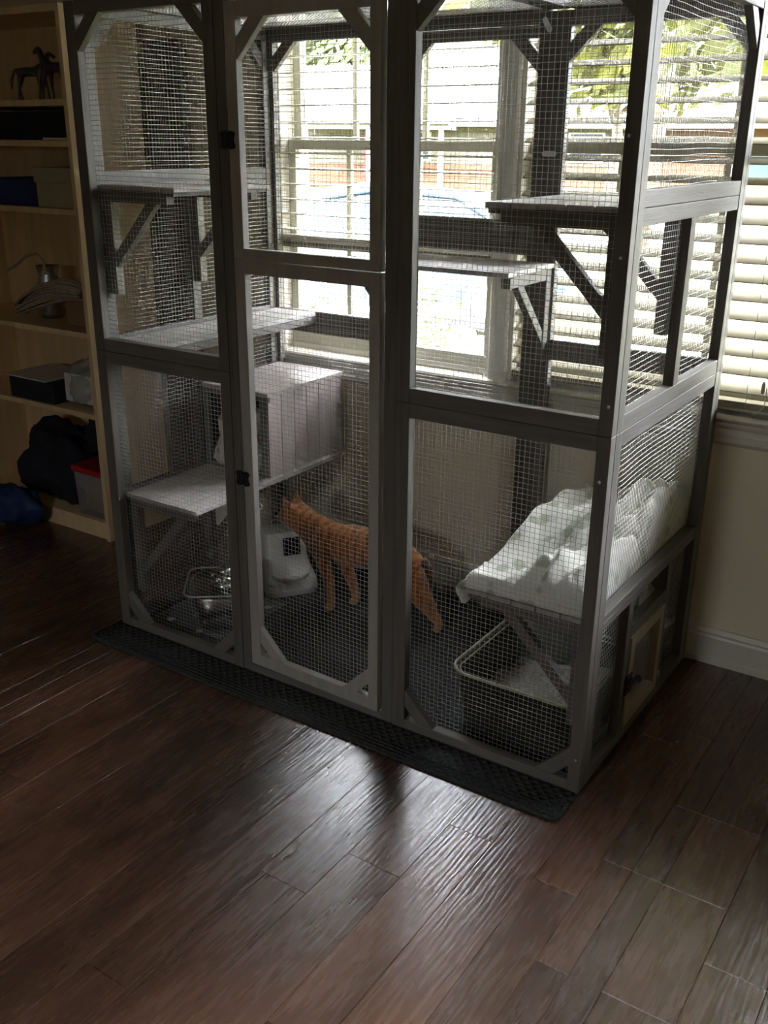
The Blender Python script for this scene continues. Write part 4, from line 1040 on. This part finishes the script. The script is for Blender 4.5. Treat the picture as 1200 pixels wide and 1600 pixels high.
# second house far right
h2 = thing('brick_house', 'low orange brick house seen at the right through the blind', 'house', at(1190, 34), R(-8))
def h2p(b, name, m, parent=None): return b.obj(name, m, parent or h2)
h2p(B().box(-4.6, 8, 0, 8, 0, 2.5), 'wall', M['brick'])
h2p(B().add([(-6.6, -.7, 2.4), (8.6, -.7, 2.4), (8.6, 4, 4.4), (-6.6, 4, 4.4), (-6.6, 8.7, 2.4), (8.6, 8.7, 2.4)], [(0, 1, 2, 3), (3, 2, 5, 4), (0, 3, 4), (1, 5, 2), (0, 4, 5, 1)]), 'roof', M['roof'])
for x in (-4, 0, 4):
    f = h2p(B().box(x - .6, x + .6, -.06, .02, .9, 2.0), 'window', M['trim']); B().box(x - .52, x + .52, -.08, -.05, .97, 1.93).obj('pane', M['car_glass'], f)
# red bin
rb_ = B(); p = at(905, 24); rb_.box(-.20, .20, -.3, .3, 0, .85); rb_.box(-.23, .23, -.34, .36, .85, .93)
o = rb_.obj('wheelie_bin', M['red'], loc=p); tag(o, 'red bin standing by the street, seen between blind slats', 'bin')
# parked car
def car(px, d, rz, m, label):
    t = thing('parked_car', label, 'car', at(px, d, GZ + .015), rz)
    # body lofted from side profile (x forward)
    sec = [(-2.25, .45, .80, .72), (-2.15, .34, .92, .80), (-1.5, .30, 1.00, .87), (-.6, .28, .98, .89), (.7, .28, .96, .89), (1.4, .30, .90, .86), (2.05, .36, .78, .78), (2.25, .45, .66, .66)]
    b = B(); rings = []
    for x, z0, z1, hw in sec:
        rings.append([(x, s_ * hw * f_, z0 + (z1 - z0) * g_) for s_, f_, g_ in ((-1, .86, 0), (-1, 1, .35), (-1, .99, .7), (-1, .86, .97), (-1, .4, 1.0), (1, .4, 1.0), (1, .86, .97), (1, .99, .7), (1, 1, .35), (1, .86, 0))])
    n = 10; vs = [v for r_ in rings for v in r_]; fs = [(i * n + k, i * n + (k + 1) % n, (i + 1) * n + (k + 1) % n, (i + 1) * n + k) for i in range(len(rings) - 1) for k in range(n)] + [tuple(range(n)), tuple(range((len(rings) - 1) * n, len(rings) * n))]
    b.add(vs, fs, True); b.obj('body', m, t, bevel=.02)
    b = B(); cab = [(-1.75, .97, .76), (-1.0, 1.40, .60), (-.2, 1.46, .60), (.35, 1.38, .60), (1.15, .93, .74)]; rings = []
    for x, z, hw in cab: rings.append([(x, -hw * 1.04 if z < 1 else -hw * 1.16, .90), (x, -hw, z - .05 if z > 1 else z), (x, -hw * .8, z), (x, hw * .8, z), (x, hw, z - .05 if z > 1 else z), (x, hw * 1.04 if z < 1 else hw * 1.16, .90)])
    n = 6; vs = [v for r_ in rings for v in r_]; fs = [(i * n + k, i * n + (k + 1) % n, (i + 1) * n + (k + 1) % n, (i + 1) * n + k) for i in range(len(rings) - 1) for k in range(n)] + [tuple(range(n)), tuple(range((len(rings) - 1) * n, len(rings) * n))]
    b.add(vs, fs, False); b.obj('cabin_glass', M['car_glass'], t)
    b = B()
    b.prism([(-1.05, 1.395), (-.2, 1.470), (.38, 1.385), (.38, 1.405), (-.2, 1.492), (-1.05, 1.415)], 'y', -.56, .56)
    for s_ in (-1, 1):
        b.tube([(-1.72, s_ * .80, .97), (-1.02, s_ * .61, 1.39), (-.2, s_ * .61, 1.46), (.37, s_ * .61, 1.38), (1.13, s_ * .77, .94)], .035, 6)
        b.tube([(-.35, s_ * .70, .95), (-.32, s_ * .62, 1.44)], .03, 6)
    b.obj('roof', m, t)
    for x in (-1.42, 1.40):
        for s_ in (-1, 1):
            w_ = B(); w_.lathe([(.20, -.10), (.31, -.10), (.33, -.07), (.33, .07), (.31, .10), (.20, .10)], (0, 0, 0), 28); w_.v = [(x + p_[0], s_ * .80 + p_[2], .33 + p_[1]) for p_ in w_.v]
            ow = w_.obj('wheel', M['rubber'], t); h_ = B(); h_.lathe([(.03, .0), (.20, .02), (.205, .09), (.02, .09)], (0, 0, 0), 20); h_.v = [(x + p_[0], s_ * (.80 + p_[2] + .015), .33 + p_[1]) for p_ in h_.v]; h_.obj('hubcap', M['zinc'], ow)
    for s_ in (-1, 1):
        B().ball((2.12, s_ * .58, .66), .12, 8, None, (.8, 1.4, .6)).obj('headlight', M['white_plastic'], t)
        B().ball((-2.16, s_ * .62, .78), .11, 8, None, (.6, 1.1, .8)).obj('tail_light', M['red'], t)
        B().ball((.95, s_ * .98, .98), .09, 8, None, (.6, 1, .6)).obj('mirror', m, t)
    B().box(2.22, 2.27, -.45, .45, .42, .56).obj('grille', M['black_metal'], t)
car(560, 11.2, R(-145), M['car'], 'pale blue saloon car parked on the driveway outside the left window')

def tree(px, d, h, cr, m, label, trunk=.16, low=.35, seed=0, nleaf=5200, ls=.09):
    t = thing('tree', label, 'tree', at(px, d))
    rr = random.Random(seed)
    b = B(); b.tube([(0, 0, 0), (.05 * cr, 0, h * .25), (-.04 * cr, .1, h * .5), (0, 0, h * .8)], [trunk, trunk * .8, trunk * .55, trunk * .2], 9)
    for k in range(7):
        a = rr.uniform(0, 2 * pi); z0 = h * rr.uniform(.3, .6); b.tube([(0, 0, z0), (cr * .35 * cos(a), cr * .35 * sin(a), z0 + h * .12), (cr * .7 * cos(a), cr * .7 * sin(a), z0 + h * .2)], [trunk * .4, trunk * .25, trunk * .08], 6)
    b.obj('trunk', M['bark'], t)
    b = B(); cents = [(rr.uniform(-.6, .6) * cr, rr.uniform(-.6, .6) * cr, h * rr.uniform(low + .12, .88), rr.uniform(.35, .55) * cr) for _ in range(9)]
    vs, fs = [], []
    for k in range(nleaf):
        c_ = rr.choice(cents); q = Vector((rr.gauss(0, 1), rr.gauss(0, 1), rr.gauss(0, 1))).normalized() * c_[3] * rr.uniform(.45, 1.05)
        p_ = Vector(c_[:3]) + q; n_ = Vector((rr.gauss(0, 1), rr.gauss(0, 1), rr.gauss(0, 1))).normalized(); a_ = n_.orthogonal().normalized(); e_ = n_.cross(a_); L_ = 1.35 * ls * rr.uniform(.7, 1.5)
        i0 = len(vs); vs += [p_ + a_ * L_, p_ + e_ * L_ * .45, p_ - a_ * L_, p_ - e_ * L_ * .45]; fs.append((i0, i0 + 1, i0 + 2, i0 + 3))
    b.add(vs, fs)
    b.obj('crown', m, t)
G = 'trees beyond the street'
tree(1420, 13, 13, 5.0, M['leaf'], 'large spreading yellow green tree close to the right windows', seed=11, ls=.20, nleaf=6000, low=.22, trunk=.25)
tree(1010, 20, 14.5, 5.0, M['leaf'], 'large yellow green tree filling the top of the right window', seed=12, ls=.20, nleaf=7000, low=.20, trunk=.22)
tree(955, 26, 8.0, 3.2, M['leaf'], 'leafy yellow green tree left of centre through the right window', seed=1, ls=.16)
tree(1250, 40, 9.0, 3.4, M['leaf2'], 'green tree at the right edge of the window view', seed=4, ls=.16)
tree(1010, 58, 14, 6.0, M['leaf2'], 'far green tree behind the nearer street trees', seed=5, ls=.25)
tree(1180, 78, 15, 6.2, M['leaf'], 'far yellow green tree behind the brick house', seed=6, ls=.25)
tree(520, 70, 11, 5.0, M['leaf2'], 'green tree rising behind the cream house roof', seed=7, ls=.3)
def bush(px, d, r, h, m, label, seed):
    rr = random.Random(seed); vs, fs = [], []; b = B()
    for k in range(900):
        q = Vector((rr.gauss(0, 1), rr.gauss(0, 1), abs(rr.gauss(0, 1)))).normalized() * rr.uniform(.3, 1); p_ = Vector((q.x * r, q.y * r, q.z * h))
        n_ = Vector((rr.gauss(0, 1), rr.gauss(0, 1), rr.gauss(0, 1))).normalized(); a_ = n_.orthogonal().normalized(); e_ = n_.cross(a_); L_ = .035 * rr.uniform(.6, 1.4)
        i0 = len(vs); vs += [p_ + a_ * L_, p_ + e_ * L_ * .5, p_ - a_ * L_, p_ - e_ * L_ * .5]; fs.append((i0, i0 + 1, i0 + 2, i0 + 3))
    b.add(vs, fs); o = b.obj('bush', m, loc=at(px, d)); tag(o, label, 'bush')
bush(490, 6.8, .42, 1.0, M['leaf'], 'small yellow green bush outside the left window by the driveway', 21)
bush(665, 8.2, .50, .95, M['leaf2'], 'greyish green bush outside the left window, right of the door stile', 22)
bush(580, 5.2, .35, .50, M['leaf'], 'low bush close to the left window below the raised blind', 23)
